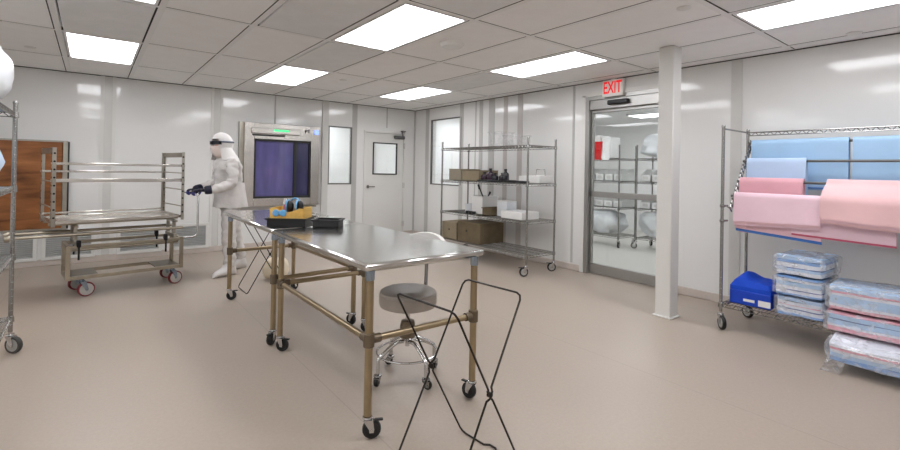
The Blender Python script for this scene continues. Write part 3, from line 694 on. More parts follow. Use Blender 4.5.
def drape(name, lab, y0, y1, rod, front, back, mats, layers=3, seed=0, fx=0.0, tilt=0.0, lining=None, front_off=0.0):
    """sheet folded over a rod: a few layers, hanging front and back, gently rippled; y0 > y1"""
    x, z = RODS[rod]; ob = None
    t = MB(); mats = [mats] if isinstance(mats, str) else mats
    rr = 0.0155
    for l in range(layers):
        R = rr + 0.006 * l; fl = front - 0.012 * l; bl = back - 0.01 * (layers - l)
        def fn(u, v, R=R, fl=fl, bl=bl, l=l):
            y = y0 + (y1 - y0) * v; tot = fl + PI * R + bl; s_ = u * tot
            flv = fl + tilt * (v - 0.5)
            if s_ < fl:
                q = s_ / fl; zz = z - flv * (1 - q); xx = x - R - front_off * (1 - (1 - min(1, (1 - q) * 2.0)) ** 2); dn = 1 - q
                wv = noise.noise(Vector((y * 3.1 + seed * 7.3, zz * 1.6, seed))) * 0.022 * dn + noise.noise(Vector((y * 8 + seed, zz * 5, l))) * 0.004 * dn
                return (xx - abs(wv) - 0.012 * dn * fx, y, zz)
            if s_ < fl + PI * R:
                a = (s_ - fl) / R; return (x - R * math.cos(a) - front_off * 0, y, z + R * math.sin(a))
            q = (s_ - fl - PI * R) / bl; return (x + R + abs(noise.noise(Vector((y * 3 + seed, q, 3)))) * 0.01 * q, y, z - bl * q)
        t.cur = min(l, len(mats) - 1) if l < layers - 1 or len(mats) == 1 else 0
        t.surf(fn, 40, 34, 0.0022)
    o = t.build(name, mats, angle=60); tag(o, lab, 'drape')
    return o
drape('blue_drape', 'pale blue drape on the highest rod of the rack, left of two', -6.30, -7.005, 0, 0.42, 0.40, ['drape_blue', 'drape_blue_deep'], 3, 1)
drape('blue_drape', 'pale blue drape on the highest rod of the rack, at the right edge', -7.03, -7.33, 0, 0.43, 0.40, ['drape_blue', 'drape_pink_deep'], 3, 2)
drape('blue_drape', 'pale blue drape on the highest rod, partly cut off by the right frame edge', -7.345, -7.78, 0, 0.43, 0.40, ['drape_blue', 'drape_blue_deep'], 3, 9)
drape('blue_drape', 'narrow pale blue drape folded over the second rod, above the rose one', -6.31, -6.755, 1, 0.40, 0.36, ['drape_blue_pale', 'drape_blue'], 3, 3)
drape('pink_drape', 'deeper rose drape folded over the third rod, between blue and pale pink', -6.30, -6.77, 2, 0.46, 0.32, ['drape_pink_deep', 'drape_pink'], 4, 4)
drape('pink_drape', 'pale pink drape with blue lining on the lowest rod, at left', -6.305, -6.92, 3, 0.245, 0.24, ['drape_pink_pale', 'drape_pink'], 4, 5, 0.3, -0.02)
def hem_sheet(name, lab, y0, y1, x, zt, z0, z1, m1, m2, strip=0.03, seed=0):
    """sheet hanging in front of the rod with a coloured underlayer a little longer than it"""
    t = MB()
    for l, (dz, th, dx) in enumerate(((0.0, 0.004, 0.0), (strip, 0.004, 0.008))):
        t.cur = l
        def fn(u, v):
            zb = z0 + (z1 - z0) * v - dz; y = y0 + (y1 - y0) * v; zz = zt + (zb - zt) * u
            return (x + dx - abs(noise.noise(Vector((y * 3 + seed, zz * 2, seed)))) * 0.010 * u, y, zz)
        t.surf(fn, 18, 30, th)
    o = t.build(name, [m1, m2], angle=60); tag(o, lab, 'drape'); return o
hem_sheet('pink_drape', 'pink sheet with blue underside showing below the left pale pink drape', -6.30, -6.915, -0.726, 1.15, 0.885, 0.84, 'drape_pink', 'lining_blue', 0.024, 3)
drape('pink_drape', 'salmon pink drape over the third rod at right, the tallest front sheet', -6.925, -7.72, 2, 0.33, 0.28, ['drape_salmon', 'drape_pink'], 4, 7, 0.5, 0.05, front_off=0.165)
hem_sheet('pink_drape', 'pale pink sheet with rose underside hanging below the salmon drape', -6.72, -7.345, -0.744, 1.15, 0.89, 0.868, 'drape_pink_pale', 'lining_rose', 0.016, 8)

# packs on the rack's bottom shelf
def slab_stack(t, name, W, L, z0, layers, seed, sag=0.0):
    """folded sheets as a layered block, layers = [(material, thickness)]"""
    m_ = MB(); names = []; z = z0
    for i, (mt, th) in enumerate(layers):
        if mt not in names: names.append(mt)
        m_.cur = names.index(mt); e = 0.012 * noise.noise(Vector((i * 1.7, seed, 0))); w, l = W - 0.015 + e, L - 0.015 - e
        dx, dy = 0.006 * noise.noise(Vector((i, seed, 5))), 0.006 * noise.noise(Vector((i, seed, 9)))
        top = []; N = 8
        def P(u, v, zz): 
            rr = 0.035; x = (u - .5) * w; y = (v - .5) * l
            cx = max(0, abs(x) - (w / 2 - rr)); cyy = max(0, abs(y) - (l / 2 - rr))
            if cx > 0 and cyy > 0:
                k = math.hypot(cx, cyy)
                if k > rr * .9: x -= math.copysign(cx * (1 - rr / max(k, rr)), x); y -= math.copysign(cyy * (1 - rr / max(k, rr)), y)
            return Vector((x + dx, y + dy, zz + 0.008 * noise.noise(Vector((x * 7, y * 7, seed + i)))))
        vs = []; fs = []
        for zz in (z, z + th):
            for a in range(N + 1):
                for b in range(N + 1): vs.append(P(a / N, b / N, zz))
        Wd = N + 1; K = Wd * Wd
        for a in range(N):
            for b in range(N):
                fs.append((a * Wd + b, a * Wd + b + 1, (a + 1) * Wd + b + 1, (a + 1) * Wd + b)); fs.append((K + a * Wd + b, K + (a + 1) * Wd + b, K + (a + 1) * Wd + b + 1, K + a * Wd + b + 1))
        rim = [(a, 0) for a in range(N + 1)] + [(N, b) for b in range(1, N + 1)] + [(a, N) for a in range(N - 1, -1, -1)] + [(0, b) for b in range(N - 1, 0, -1)]
        ids = [a * Wd + b for a, b in rim]; n = len(ids)
        fs += [(ids[k], ids[(k + 1) % n], ids[(k + 1) % n] + K, ids[k] + K) for k in range(n)]
        m_.add(vs, fs); z += th
    return m_.build(name, names, t, 50), z
def wrap(t, W, L, z0, z1, seed, flap=False):
    """crinkled plastic bag around a block"""
    m_ = MB(); n = 40; rows = 12; rr = 0.05; vs = []; fs = []
    for i in range(rows + 1):
        q = i / rows
        if q < .12: zz = z0; sc = 0.55 + .45 * q / .12
        elif q > .8: zz = z1 + 0.006; sc = 1 - .9 * (q - .8) / .2
        else: zz = z0 + (z1 - z0) * (q - .12) / .68; sc = 1
        for k in range(n):
            a = 2 * PI * k / n; c, s_ = math.cos(a), math.sin(a); p = 0.22
            x = math.copysign(abs(c) ** p, c) * W / 2 * sc; y = math.copysign(abs(s_) ** p, s_) * L / 2 * sc
            d = 1 + 0.05 * noise.noise(Vector((x * 11, y * 11, zz * 16 + seed)))
            vs.append((x * d, y * d, zz + 0.012 * noise.noise(Vector((x * 9 + 3, y * 9, seed + q * 3)))))
    for i in range(rows):
        for k in range(n): fs.append((i * n + k, i * n + (k + 1) % n, (i + 1) * n + (k + 1) % n, (i + 1) * n + k))
    fs += [tuple(range(n))[::-1], tuple(rows * n + k for k in range(n))]
    m_.add(vs, fs)
    if flap:   # loose corner of the bag hanging over the front edge
        def fn(u, v): return (-W / 2 - 0.02 + 0.03 * noise.noise(Vector((u * 4, v * 5, seed))), L / 2 * (1 - .35 * u) + 0.05 * v - .02, z0 + 0.03 - 0.13 * v + .02 * noise.noise(Vector((u * 6, v * 3, 1))))
        m_.surf(fn, 8, 8, 0.001)
    return m_.build('plastic_wrap', 'plastic_wrap', t, 25)
ZS = 0.231
LA = [('fold_blue', .02), ('fold_white', .03), ('fold_navy', .008), ('fold_white', .022), ('fold_pink', .008), ('fold_white', .026), ('fold_blue_pale', .03)]
LB = [('fold_blue', .016), ('fold_white', .026), ('fold_navy', .008), ('fold_white', .03), ('fold_blue_pale', .03), ('fold_white', .02), ('fold_blue', .018)]
LC = [('fold_white', .03), ('fold_blue_pale', .02), ('fold_navy', .008), ('fold_white', .036), ('fold_blue', .02), ('fold_blue_pale', .03)]
z = ZS
for n, (ly, lab, dx, dy, rz) in enumerate(((LA, 'plastic-wrapped pack of blue and white sheets at the bottom of the left stack', 0, 0, 0.0), (LB, 'plastic-wrapped pack of folded sheets in the middle of the left stack', -0.012, 0.012, 0.03), (LC, 'plastic-wrapped pack of sheets with pale blue top, topmost of the left stack', -0.004, 0.004, -0.03))):
    t = thing('sheet_pack', lab, 'sheet pack', (-0.60 + dx, -6.80 + dy, z + .004), rz, 'wrapped sheet packs on the drape rack')
    o, z1 = slab_stack(t, 'folded_sheets', 0.46, 0.33, 0.0, ly, n); wrap(t, 0.49, 0.355, -0.001, z1, n + 2.0); z += z1 + 0.019
LD = [('fold_blue', .03), ('fold_blue_pale', .03), ('fold_white', .02), ('fold_pink', .014), ('fold_white', .02)]
LE = [('fold_pink', .03), ('fold_white', .016), ('fold_blue_pale', .034), ('fold_navy', .006), ('fold_blue_pale', .03), ('fold_pink', .014)]
LF = [('fold_pink', .02), ('fold_white', .02), ('fold_blue_pale', .06), ('fold_white', .02), ('fold_pink', .012), ('fold_blue_pale', .03)]
t = thing('sheet_pack', 'loose pack of blue sheets sagging over the front edge of the bottom shelf', 'sheet pack', (-0.86, -7.33, 0.10), 0, 'wrapped sheet packs on the drape rack')
z = 0.236
for n, (ly, lab, dx, dz) in enumerate(((LD, 'pale blue sheet pack slipping over the front edge of the bottom shelf', -0.05, 0), (LE, 'pack of pink and pale blue sheets in the middle of the right stack', -0.03, 0), (LF, 'loosely bagged pack of white and blue sheets on top of the right stack', 0.0, 0))):
    if n == 0:
        t['label'] = lab; t.location = (-1.035, -7.345, 0.092); t.rotation_euler = (0, -0.12, 0.04)
        o, z1 = slab_stack(t, 'folded_sheets', 0.28, 0.58, 0.0, ly, 11); wrap(t, 0.32, 0.61, -0.001, z1, 12.0, True)
        continue
    t = thing('sheet_pack', lab, 'sheet pack', (-0.735 + dx, -7.275, z + .004), 0.02 * n, 'wrapped sheet packs on the drape rack')
    o, z1 = slab_stack(t, 'folded_sheets', 0.46, 0.56, 0.0, ly, n + 11); wrap(t, 0.50, 0.59, -0.001, z1, n + 12.0); z += z1 + 0.019
# blue box with blue cloth on it
t = thing('blue_box', 'bright blue box with white labels on the left end of the bottom shelf', 'box', (-0.62, -6.445, ZS), 0.0)
m_ = MB(); m_.box((0, 0, 0.06), (0.36, 0.315, 0.12), 0.006); m_.build('body', 'box_blue', t)
m_ = MB(); m_.box((-0.181, 0.005, 0.045), (0.002, 0.085, 0.022)); m_.box((-0.181, -0.11, 0.04), (0.002, 0.09, 0.05)); m_.build('label_sticker', 'white_paper', t)
m_ = MB()
def fnc(u, v):
    x = (u - .5) * 0.35; y = (v - .5) * 0.31; h = 0.05 + 0.085 * math.exp(-((y - 0.075) / 0.06) ** 2) * (0.45 + .55 * math.sin(PI * u)) + 0.025 * math.exp(-((y + .05) / 0.09) ** 2)
    e = min(1, min(u, 1 - u, v, 1 - v) * 16); return (x, y, 0.006 + (h * e + 0.03 * (1 - e)) + 0.006 * noise.noise(Vector((x * 20, y * 20, 2))))
m_.surf(fnc, 26, 26, 0.0)
def fnb(u, v): p = fnc(u, v); return (p[0], p[1], 0.0)
m_.surf(fnb, 26, 26)
for a in range(26):
    for (u0, v0, u1, v1) in ((a / 26, 0, (a + 1) / 26, 0), (a / 26, 1, (a + 1) / 26, 1), (0, a / 26, 0, (a + 1) / 26), (1, a / 26, 1, (a + 1) / 26)): m_.quad(fnc(u0, v0), fnc(u1, v1), fnb(u1, v1), fnb(u0, v0))
o = m_.build('blue_cloth', 'cloth_blue', loc=(-0.62, -6.445, ZS + 0.121)); tag(o, 'bright blue folded cloth heaped on the blue box', 'cloth')

# ------------------------------------------------------------------ things on the wire shelving by the right wall
def boxthing(name, lab, cat, c, d, material, bev=0.004, group=None, lid=None, rz=0.0, holes=None, open_top=False):
    """carton / tub with its base at c[2]"""
    t = thing(name, lab, cat, c, rz, group)
    m_ = MB(); w, l, h = d
    if open_top:
        th = 0.006
        m_.box((0, 0, th / 2), (w, l, th)); m_.box((-w / 2 + th / 2, 0, h / 2), (th, l, h)); m_.box((w / 2 - th / 2, 0, h / 2), (th, l, h)); m_.box((0, -l / 2 + th / 2, h / 2), (w - 2 * th, th, h)); m_.box((0, l / 2 - th / 2, h / 2), (w - 2 * th, th, h))
        m_.box((0, l / 2 + .006, h - 0.006), (w + .024, 0.012, 0.012)); m_.box((0, -l / 2 - .006, h - 0.006), (w + .024, 0.012, 0.012)); m_.box((w / 2 + .006, 0, h - 0.006), (0.012, l, 0.012)); m_.box((-w / 2 - .006, 0, h - 0.006), (0.012, l, 0.012))
    else: m_.box((0, 0, h / 2), d, bev)
    m_.build('body', material, t)
    if lid:
        m_ = MB(); m_.box((0, 0, h + 0.004), (w * 1.02, l * 1.02, 0.008), 0.002); m_.build('lid', lid, t)
    if holes:
        m_ = MB()
        for hy in holes: m_.lathe([(0.016, 0), (0.016, 0.003), (0.001, 0.003)], (-w / 2 + .001, hy, h * .55), 'X', 12, Matrix.Rotation(PI, 4, 'Z'))
        m_.build('hand_hole', 'gasket', t)
    return t
Z1_, Z2_, Z3_, Z4_ = 0.271, 0.704, 1.199, 1.704
boxthing('carton', 'brown cardboard carton with a round hand hole, left one on the lowest shelf', 'carton', (-0.56, -2.235, Z1_), (0.48, 0.37, 0.26), 'cardboard', holes=(0.0,), group='cartons on the lowest shelf')
boxthing('carton', 'wider brown cardboard carton, right of two on the lowest shelf', 'carton', (-0.56, -2.71, Z1_), (0.48, 0.52, 0.30), 'cardboard_dark', holes=(0.05,), group='cartons on the lowest shelf')
boxthing('carton', 'greyish carton at the left end of the bottle shelf', 'carton', (-0.58, -2.33, Z3_), (0.40, 0.30, 0.165), 'cardboard_grey', lid='cardboard')
boxthing('carton', 'low tan carton with lid beside the dark bottles', 'carton', (-0.58, -2.70, Z3_), (0.40, 0.38, 0.15), 'cardboard', lid='cardboard_dark')
BOT = []
def bottle(lab, y, x, r, h, material):
    t = thing('bottle', lab, 'bottle', (x, y, Z3_), 0, 'dark bottles on the middle shelf')
    m_ = MB(); m_.lathe([(0.001, 0), (r * .96, 0), (r, 0.01), (r, h * .55), (r * .9, h * .66), (r * .38, h * .78), (r * .34, h * .86)], (0, 0, 0), 'Z', 18); m_.build('body', material, t)
    m_ = MB(); m_.lathe([(r * .42, h * .84), (r * .44, h), (r * .4, h * 1.01), (0.001, h * 1.01)], (0, 0, 0), 'Z', 14); m_.build('cap', 'black', t)
bottle('short dark purple bottle next to the tan carton', -2.95, -0.71, 0.055, 0.13, 'bottle_dark')
bottle('taller dark purple bottle, second from the tan carton', -3.06, -0.70, 0.055, 0.185, 'bottle_dark')
bottle('squat black bottle in the middle of the bottle row', -3.17, -0.71, 0.05, 0.12, 'bottle_black')
bottle('squat black bottle beside the black spray bottle', -3.265, -0.66, 0.05, 0.125, 'bottle_black')
bottle('slim black bottle with long neck at the right end of the row', -3.37, -0.70, 0.05, 0.18, 'bottle_black')
for lab, y, l, h in (('low black tray in front of the dark bottles', -3.18, 0.5, 0.022), ('flat black case right of the dark bottles', -3.60, 0.22, 0.03), ('flat black case at the right shelf post', -3.79, 0.2, 0.026)):
    m_ = MB(); m_.box((0, 0, h / 2), (0.07, l, h), 0.004); m_.box((0, 0, h), (0.05, l * .6, 0.006), .002); o = m_.build('flat_case', 'black', loc=(-0.812, y, Z3_)); tag(o, lab, 'case')
t = boxthing('handled_box', 'white box with a thin wire handle at the right end of the bottle shelf', 'box', (-0.46, -3.80, Z3_), (0.26, 0.18, 0.10), 'white_plastic')
m_ = MB(); m_.path([(0, -0.08, 0.10), (0, -0.07, 0.185), (0, 0.07, 0.185), (0, 0.085, 0.10)], 0.004, 6); m_.build('handle', 'chrome_dark', t)
boxthing('carton', 'small white carton behind the flat black case on the bottle shelf', 'carton', (-0.45, -3.58, Z3_), (0.2, 0.2, 0.09), 'white_plastic')
# level 2
def tub(lab, y, x, w, l, h, stuff=None):
    t = boxthing('plastic_tub', lab, 'tub', (x, y, Z2_), (w, l, h), 'white_plastic', open_top=True)
    return t
tub('white plastic tub holding black tools, at the left of the second shelf', -2.80, -0.57, 0.30, 0.24, 0.265)
for lab, y, x, a, z1 in (('black tool handle sticking out of the tall white tub, leaning left', -2.73, -0.55, 0.10, 0.16), ('short black tool handle in the tall white tub', -2.86, -0.55, -0.04, 0.06)):
    m_ = MB(); m_.path([(0, -a * .6, 0.02), (0, 0, 0.265), (0.0, a, 0.265 + z1)], 0.011, 8); m_.path([(0, a * .7, 0.265 + z1 * .6), (0, a, 0.27 + z1)], 0.016, 8)
    o = m_.build('hand_tool', 'black', loc=(x, y, Z2_)); tag(o, lab, 'tool')
boxthing('plastic_bin', 'small white bin left of the tall tub on the second shelf', 'bin', (-0.60, -2.585, Z2_), (0.22, 0.14, 0.13), 'plastic_clear', open_top=True)
boxthing('carton', 'small open brown carton on the second shelf between two white containers', 'carton', (-0.60, -3.048, Z2_), (0.30, 0.185, 0.11), 'cardboard_dark', open_top=True)
boxthing('plastic_jar', 'tall translucent white container right of the small brown carton', 'container', (-0.56, -3.265, Z2_), (0.2, 0.2, 0.21), 'plastic_clear', lid='white_plastic')
boxthing('storage_box', 'long low white box at the front of the second shelf', 'box', (-0.62, -3.58, Z2_), (0.34, 0.40, 0.10), 'white_plastic', open_top=False)
m_ = MB()
for k in range(3): m_.lathe([(0.03, 0), (0.035, .02), (0.03, .04), (0.001, .042)], (0, -0.08 + k * .07, 0), 'Z', 12)
o = m_.build('black_roll_set', 'black', loc=(-0.80, -2.74, Z2_)); tag(o, 'small black rolls at the front edge of the second shelf', 'roll')
boxthing('acrylic_box', 'clear stacked box on the top wire shelf, left', 'box', (-0.5, -3.06, Z4_), (0.3, 0.22, 0.22), 'acrylic', open_top=True)
boxthing('acrylic_box', 'clear stacked box on the top wire shelf, right', 'box', (-0.5, -3.38, Z4_), (0.3, 0.26, 0.16), 'acrylic', open_top=True)

# ------------------------------------------------------------------ bags on the left shelving
def bag(name, lab, loc, rx, ry, h, material, seed, cat='bag', lumps=0.18):
    m_ = MB(); n, rows = 30, 20; vs = []; fs = []
    for i in range(rows + 1):
        q = i / rows; a = PI * q; rad = max(0.02, math.sin(a) ** 0.55); zz = h * (1 - math.cos(a)) / 2
        for k in range(n):
            b = 2 * PI * k / n; x, y = math.cos(b) * rad, math.sin(b) * rad
            d = 1 + lumps * noise.noise(Vector((x * 2.2 + seed, y * 2.2, q * 3 + seed))) + 0.05 * noise.noise(Vector((x * 7, y * 7, q * 9 + seed)))
            vs.append((x * rx * d, y * ry * d, max(0, zz * (1 + 0.1 * noise.noise(Vector((x * 2, y * 2, seed)))))))
    for i in range(rows):
        for k in range(n): fs.append((i * n + k, i * n + (k + 1) % n, (i + 1) * n + (k + 1) % n, (i + 1) * n + k))
    fs += [tuple(range(n))[::-1], tuple(rows * n + k for k in range(n))]
    m_.add(vs, fs); o = m_.build(name, material, angle=60, loc=loc); tag(o, lab, cat); return o
bag('white_bag', 'big white plastic bag on the top shelf at the left edge', (-5.955, -3.72, 1.712), 0.24, 0.26, 0.50, 'bag_white', 1.3)
bag('blue_bag', 'pale blue plastic bag on the middle shelf at the left edge', (-5.975, -3.72, 1.187), 0.22, 0.24, 0.33, 'bag_blue', 4.1)

# ------------------------------------------------------------------ work tables
def table(lab, loc, legs, topx, topy, rail_side):
    """legs: four (x,y); the tubular frame has end rails and one long rail on rail_side"""
    t = thing('work_table', lab, 'table', loc, 0, 'stainless work tables standing end to end')
    ox, oy = loc[0], loc[1]; zt = 0.885; th = 0.038
    m_ = MB(); x0, x1 = topx[0] - ox, topx[1] - ox; y0, y1 = topy[0] - oy, topy[1] - oy
    m_.box(((x0 + x1) / 2, (y0 + y1) / 2, zt - th / 2), (x1 - x0, y1 - y0, th), 0.011); m_.build('tabletop', 'table_steel', t)
    for y in (y0 + .12, (y0 + y1) / 2, y1 - .12):
        m_ = MB(); m_.box(((x0 + x1) / 2, y, zt - th - .012), (x1 - x0 - .1, 0.06, 0.022)); m_.build('under_brace', 'steel_dull', t)
    for k, (x, y) in enumerate(legs):
        x -= ox; y -= oy
        m_ = MB(); m_.tube((x, y, 0.115), (x, y, zt - th), 0.0205, 16); m_.cur = 1
        m_.lathe([(0.0225, zt - th - 0.055), (0.024, zt - th - .05), (0.024, zt - th - 0.001)], (x, y, 0), 'Z', 16); m_.cur = 2
        m_.lathe([(0.021, 0.455), (0.0285, 0.46), (0.0285, 0.525), (0.021, 0.53)], (x, y, 0), 'Z', 16)
        m_.build('leg', ['warm_steel', 'sleeve', 'joint'], t)
        caster(t, x, y, 0.125, 0.047, TYAW[k], 0.03, 'rubber', 'black', 'chrome', True, 0.022)
    (ax, ay), (bx, by), (cx, cy), (dx, dy) = [(x - ox, y - oy) for x, y in legs]   # near-left, near-right, far-left, far-right
    pr = [((ax, ay), (bx, by)), ((cx, cy), (dx, dy)), ((ax, ay), (cx, cy)) if rail_side == 'L' else ((bx, by), (dx, dy))]
    for (p, q) in pr:
        m_ = MB(); m_.tube((*p, 0.494), (*q, 0.494), 0.0175, 14)
        P, Q = Vector((*p, .494)), Vector((*q, .494)); d = (Q - P).normalized()
        m_.cur = 1; m_.path([P + d * .02, P + d * .062], 0.0235, 14); m_.path([Q - d * .02, Q - d * .062], 0.0235, 14)
        m_.build('rail', ['warm_steel', 'joint'], t)
    return t
TYAW = (-0.5, 1.75, -0.9, -0.6)
table('stainless work table nearest the viewer, with the grey stool under it', (-3.82, -5.2, 0), ((-4.163, -5.895), (-3.478, -5.905), (-4.163, -4.535), (-3.478, -4.53)), (-4.212, -3.432), (-5.945, -4.452), 'L')
TYAW = (-2.4, 1.9, -0.3, 0.5)
table('stainless work table farther back, with the two black trays on it', (-3.82, -3.7, 0), ((-4.163, -4.37), (-3.478, -4.335), (-4.163, -2.95), (-3.51, -2.93)), (-4.212, -3.432), (-4.448, -2.82), 'R')
ZT = 0.8855
# trays with box, headset etc.
def tray(lab, c, w, l, h, rz=0):
    return boxthing('tray', lab, 'tray', c, (w, l, h), 'black', open_top=True, rz=rz, group='black trays on the far table')
tray('black tray under the tan wooden box on the far table', (-4.005, -4.268, ZT), 0.235, 0.30, 0.066, 0.907)
tray('small empty-looking black tray on the table, right of the tan box', (-3.79, -4.50, ZT), 0.16, 0.20, 0.062, 0.907)
t = thing('tan_box', 'open tan box with curved cut-out sides sitting in the black tray', 'box', (-4.005, -4.268, ZT + .008), 0.907)
m_ = MB(); w, l, h = 0.20, 0.262, 0.135; th = 0.008
m_.box((0, 0, th / 2), (w, l, th))
m_.box((0, -l / 2, h / 2), (w, th, h)); m_.box((0, l / 2, h / 2), (w, th, h))
for x in (-w / 2, w / 2):
    pts = [(-l / 2, 0), (l / 2, 0), (l / 2, h)] + [(l / 2 - .04 - (l - .08) * k / 10, h - 0.03 * math.sin(PI * k / 10) * (1 if x < 0 else .4)) for k in range(11)] + [(-l / 2, h)]
    m_.prism(pts, -th / 2, th / 2, Matrix.Translation((x, 0, 0)) @ Matrix(((0, 0, 1, 0), (1, 0, 0, 0), (0, 1, 0, 0), (0, 0, 0, 1))))
m_.build('body', 'wood_box', t)
m_ = MB()
for yy in (0.03, 0.085): m_.lathe([(0.024, 0), (0.028, 0.004), (0.024, 0.010), (0.001, 0.012)], (-w / 2 - .003, yy, 0.098), 'X', 14, Matrix.Rotation(PI, 4, 'Z'))
m_.build('blue_tape', 'tape_blue', t)
t = thing('headset', 'blue and black ear-muff headset lying in the tan box', 'headset', (-3.985, -4.262, ZT + 0.115), 0.907)
for yy in (-0.05, 0.03):
    m_ = MB(); m_.lathe([(0.001, -0.02), (0.04, -0.02), (0.052, -0.006), (0.052, 0.012), (0.036, 0.022), (0.001, 0.022)], (0, yy, 0.03), 'Y', 18, Matrix.Rotation(0.5, 4, 'Z')); m_.build('ear_cup', 'black', t)
    m_ = MB(); m_.path([Vector((0.055 * math.cos(a), yy + .016, 0.03 + 0.055 * math.sin(a))) for a in [2 * PI * k / 18 for k in range(18)]], 0.007, 6, True); m_.build('ear_ring', 'tape_blue', t)
m_ = MB(); m_.path([(0, -0.05 + .08 * k / 10, 0.072 + 0.03 * math.sin(PI * k / 10)) for k in range(11)], 0.006, 6); m_.build('headband', 'tape_blue', t)
m_ = MB(); m_.path([(0, 0, 0), (-.004, .02, .09), (0.0, 0.03, 0.15), (0.005, 0.02, 0.185)], 0.008, 8); m_.cur = 1; m_.path([(0.0, 0.03, 0.14), (0.005, 0.02, 0.185)], 0.011, 8)
o = m_.build('marker', ['lining_rose', 'white_paper'], loc=(-4.035, -4.215, ZT + 0.024)); tag(o, 'thin red marker standing upright in the tan box', 'marker')

# ------------------------------------------------------------------ stool
t = thing('stool', 'round grey padded stool on chrome casters under the near table', 'stool', (-3.63, -5.43, 0), 0.0)
m_ = MB(); m_.lathe([(0.001, .46), (0.165, .46), (0.182, .467), (0.188, .485), (0.188, .537), (0.182, .557), (0.165, .568), (0.10, .574), (0.001, .576)], (0, 0, 0), 'Z', 40); m_.build('seat', 'vinyl_seat', t)
m_ = MB(); m_.lathe([(0.1895, .535), (0.191, .539), (0.1895, .543)], (0, 0, 0), 'Z', 40); m_.build('piping', 'vinyl_seat', t)
m_ = MB(); m_.tube((0, 0, 0.2), (0, 0, 0.46), 0.0145, 14); m_.lathe([(0.001, .46), (0.075, .46), (0.075, .45), (0.03, .438), (0.001, .438)], (0, 0, 0), 'Z', 20); m_.build('column', 'chrome', t)
m_ = MB(); m_.lathe([(0.001, .255), (0.05, .26), (0.05, .33), (0.043, .365), (0.022, .37), (0.001, .37)], (0, 0, 0), 'Z', 20); m_.build('gas_housing', 'joint', t)
for a in (math.radians(180), math.radians(88), math.radians(270), math.radians(-2)):
    c, s_ = math.cos(a), math.sin(a)
    m_ = MB(); m_.path([(0.03 * c, 0.03 * s_, .235), (0.08 * c, 0.08 * s_, .238), (0.13 * c, 0.13 * s_, .215), (0.185 * c, 0.185 * s_, .18), (0.208 * c, .208 * s_, .165), (0.215 * c, .215 * s_, .15), (0.216 * c, .216 * s_, .075)], 0.0125, 10); m_.build('leg', 'chrome', t)
    caster(t, 0.216 * c, 0.216 * s_, 0.08, 0.026, a + 0.7, 0.022, 'rubber', 'black', 'chrome_dark', False, 0.014)
m_ = MB(); m_.path([(0.196 * math.cos(2 * PI * k / 36), 0.196 * math.sin(2 * PI * k / 36), 0.165) for k in range(36)], 0.007, 8, True); m_.build('foot_ring', 'chrome', t)
# back rest to the right-rear of the seat
ba = math.radians(28); bd = Vector((math.cos(ba), math.sin(ba), 0)); bt = Vector((-bd.y, bd.x, 0))
m_ = MB(); m_.path([bd * 0.08 + Vector((0, 0, .45)), bd * .20 + Vector((0, 0, .45)), bd * .235 + Vector((0, 0, .465)), bd * .25 + Vector((0, 0, .5)), bd * .265 + Vector((0, 0, .80))], 0.013, 8, flat=1); m_.build('back_post', 'chrome_dark', t)
m_ = MB()
def fbk(u, v):
    a = (u - .5) * 2; b = (v - .5) * 2
    hh = 0.085 * math.sqrt(max(0.0, 1 - a * a)) ** .8
    p = bd * (0.275 - 0.055 * (a * a) * 1.0 + 0.03 * 0) + bt * (a * 0.17) + Vector((0, 0, 0.825 + b * hh)); return p
m_.surf(fbk, 24, 10, 0.03)
m_.build('backrest', 'stool_back', t)

# ------------------------------------------------------------------ folding wire bag stands
def stand(lab, loc, rz):
    t = thing('wire_stand', lab, 'folding stand', loc, rz, 'folding wire stands')
    L, st, sf, h = 0.19, 0.215, 0.225, 0.795; k = sf / (st + sf); r = 0.0049
    def frame(sg, dx, nm):
        m_ = MB(); Lx = L + dx; hk = h * k
        n_, f_ = sg * st, -sg * sf
        def leg(x):
            # straight, with the small hooked kink where the two frames cross
            s1 = 1 if x > 0 else -1
            A, B = Vector((x, n_, h)), Vector((x, f_, 0.0))
            d = (B - A).normalized(); K = A.lerp(B, 1 - k)
            return [A, K - d * .03, K - d * .015 + Vector((0.012 * s1 * sg, 0, 0)), K + d * .015 + Vector((0.012 * s1 * sg, 0, 0)), K + d * .03, B]
        Lp = leg(-Lx); Rp = leg(Lx)
        rr = 0.03
        top = [Vector((-Lx, n_, h)), Vector((Lx, n_, h))]
        def soft(a, c, b):  # rounded corner
            return [c + (a - c).normalized() * rr, c + (a - c).normalized() * rr * .3 + (b - c).normalized() * rr * .3, c + (b - c).normalized() * rr]
        pts = []
        BL, BR = Lp[-1] + Vector((0, 0, r)), Rp[-1] + Vector((0, 0, r)); TL, TR = Lp[0], Rp[0]
        pts += soft(BL, TL, TR)[::1]; pts += soft(TL, TR, BR); pts += Rp[1:-1]; pts += soft(TR, BR, BL)
        mid = (BL + BR) / 2
        if sg < 0: pts += [mid + Vector((0.04, 0, 0)), mid + Vector((0.02, -0.02 * sg, 0)), mid + Vector((-0.02, -0.02 * sg, 0)), mid + Vector((-0.04, 0, 0))]
        pts += soft(BR, BL, TL); pts += Lp[1:-1][::-1]
        m_.path(pts, r, 8, True)
        m_.build(nm, 'wire_black', t)
    frame(1, -0.005, 'outer_frame'); frame(-1, 0.004, 'inner_frame')
    for s_ in (-1, 1):
        m_ = MB(); K = Vector((s_ * L, 0, h * k)); m_.lathe([(0.006, -.012), (0.012, -.008), (0.012, .008), (0.006, .012)], K, 'X', 12); m_.build('pivot', 'wire_black', t)
    return t
stand('folding black wire stand in the foreground, in front of the near table', (-3.95, -6.349, 0), 1.662 + PI)
stand('folding black wire stand behind the far table, beside the person', (-3.742, -2.668, 0), -1.564)
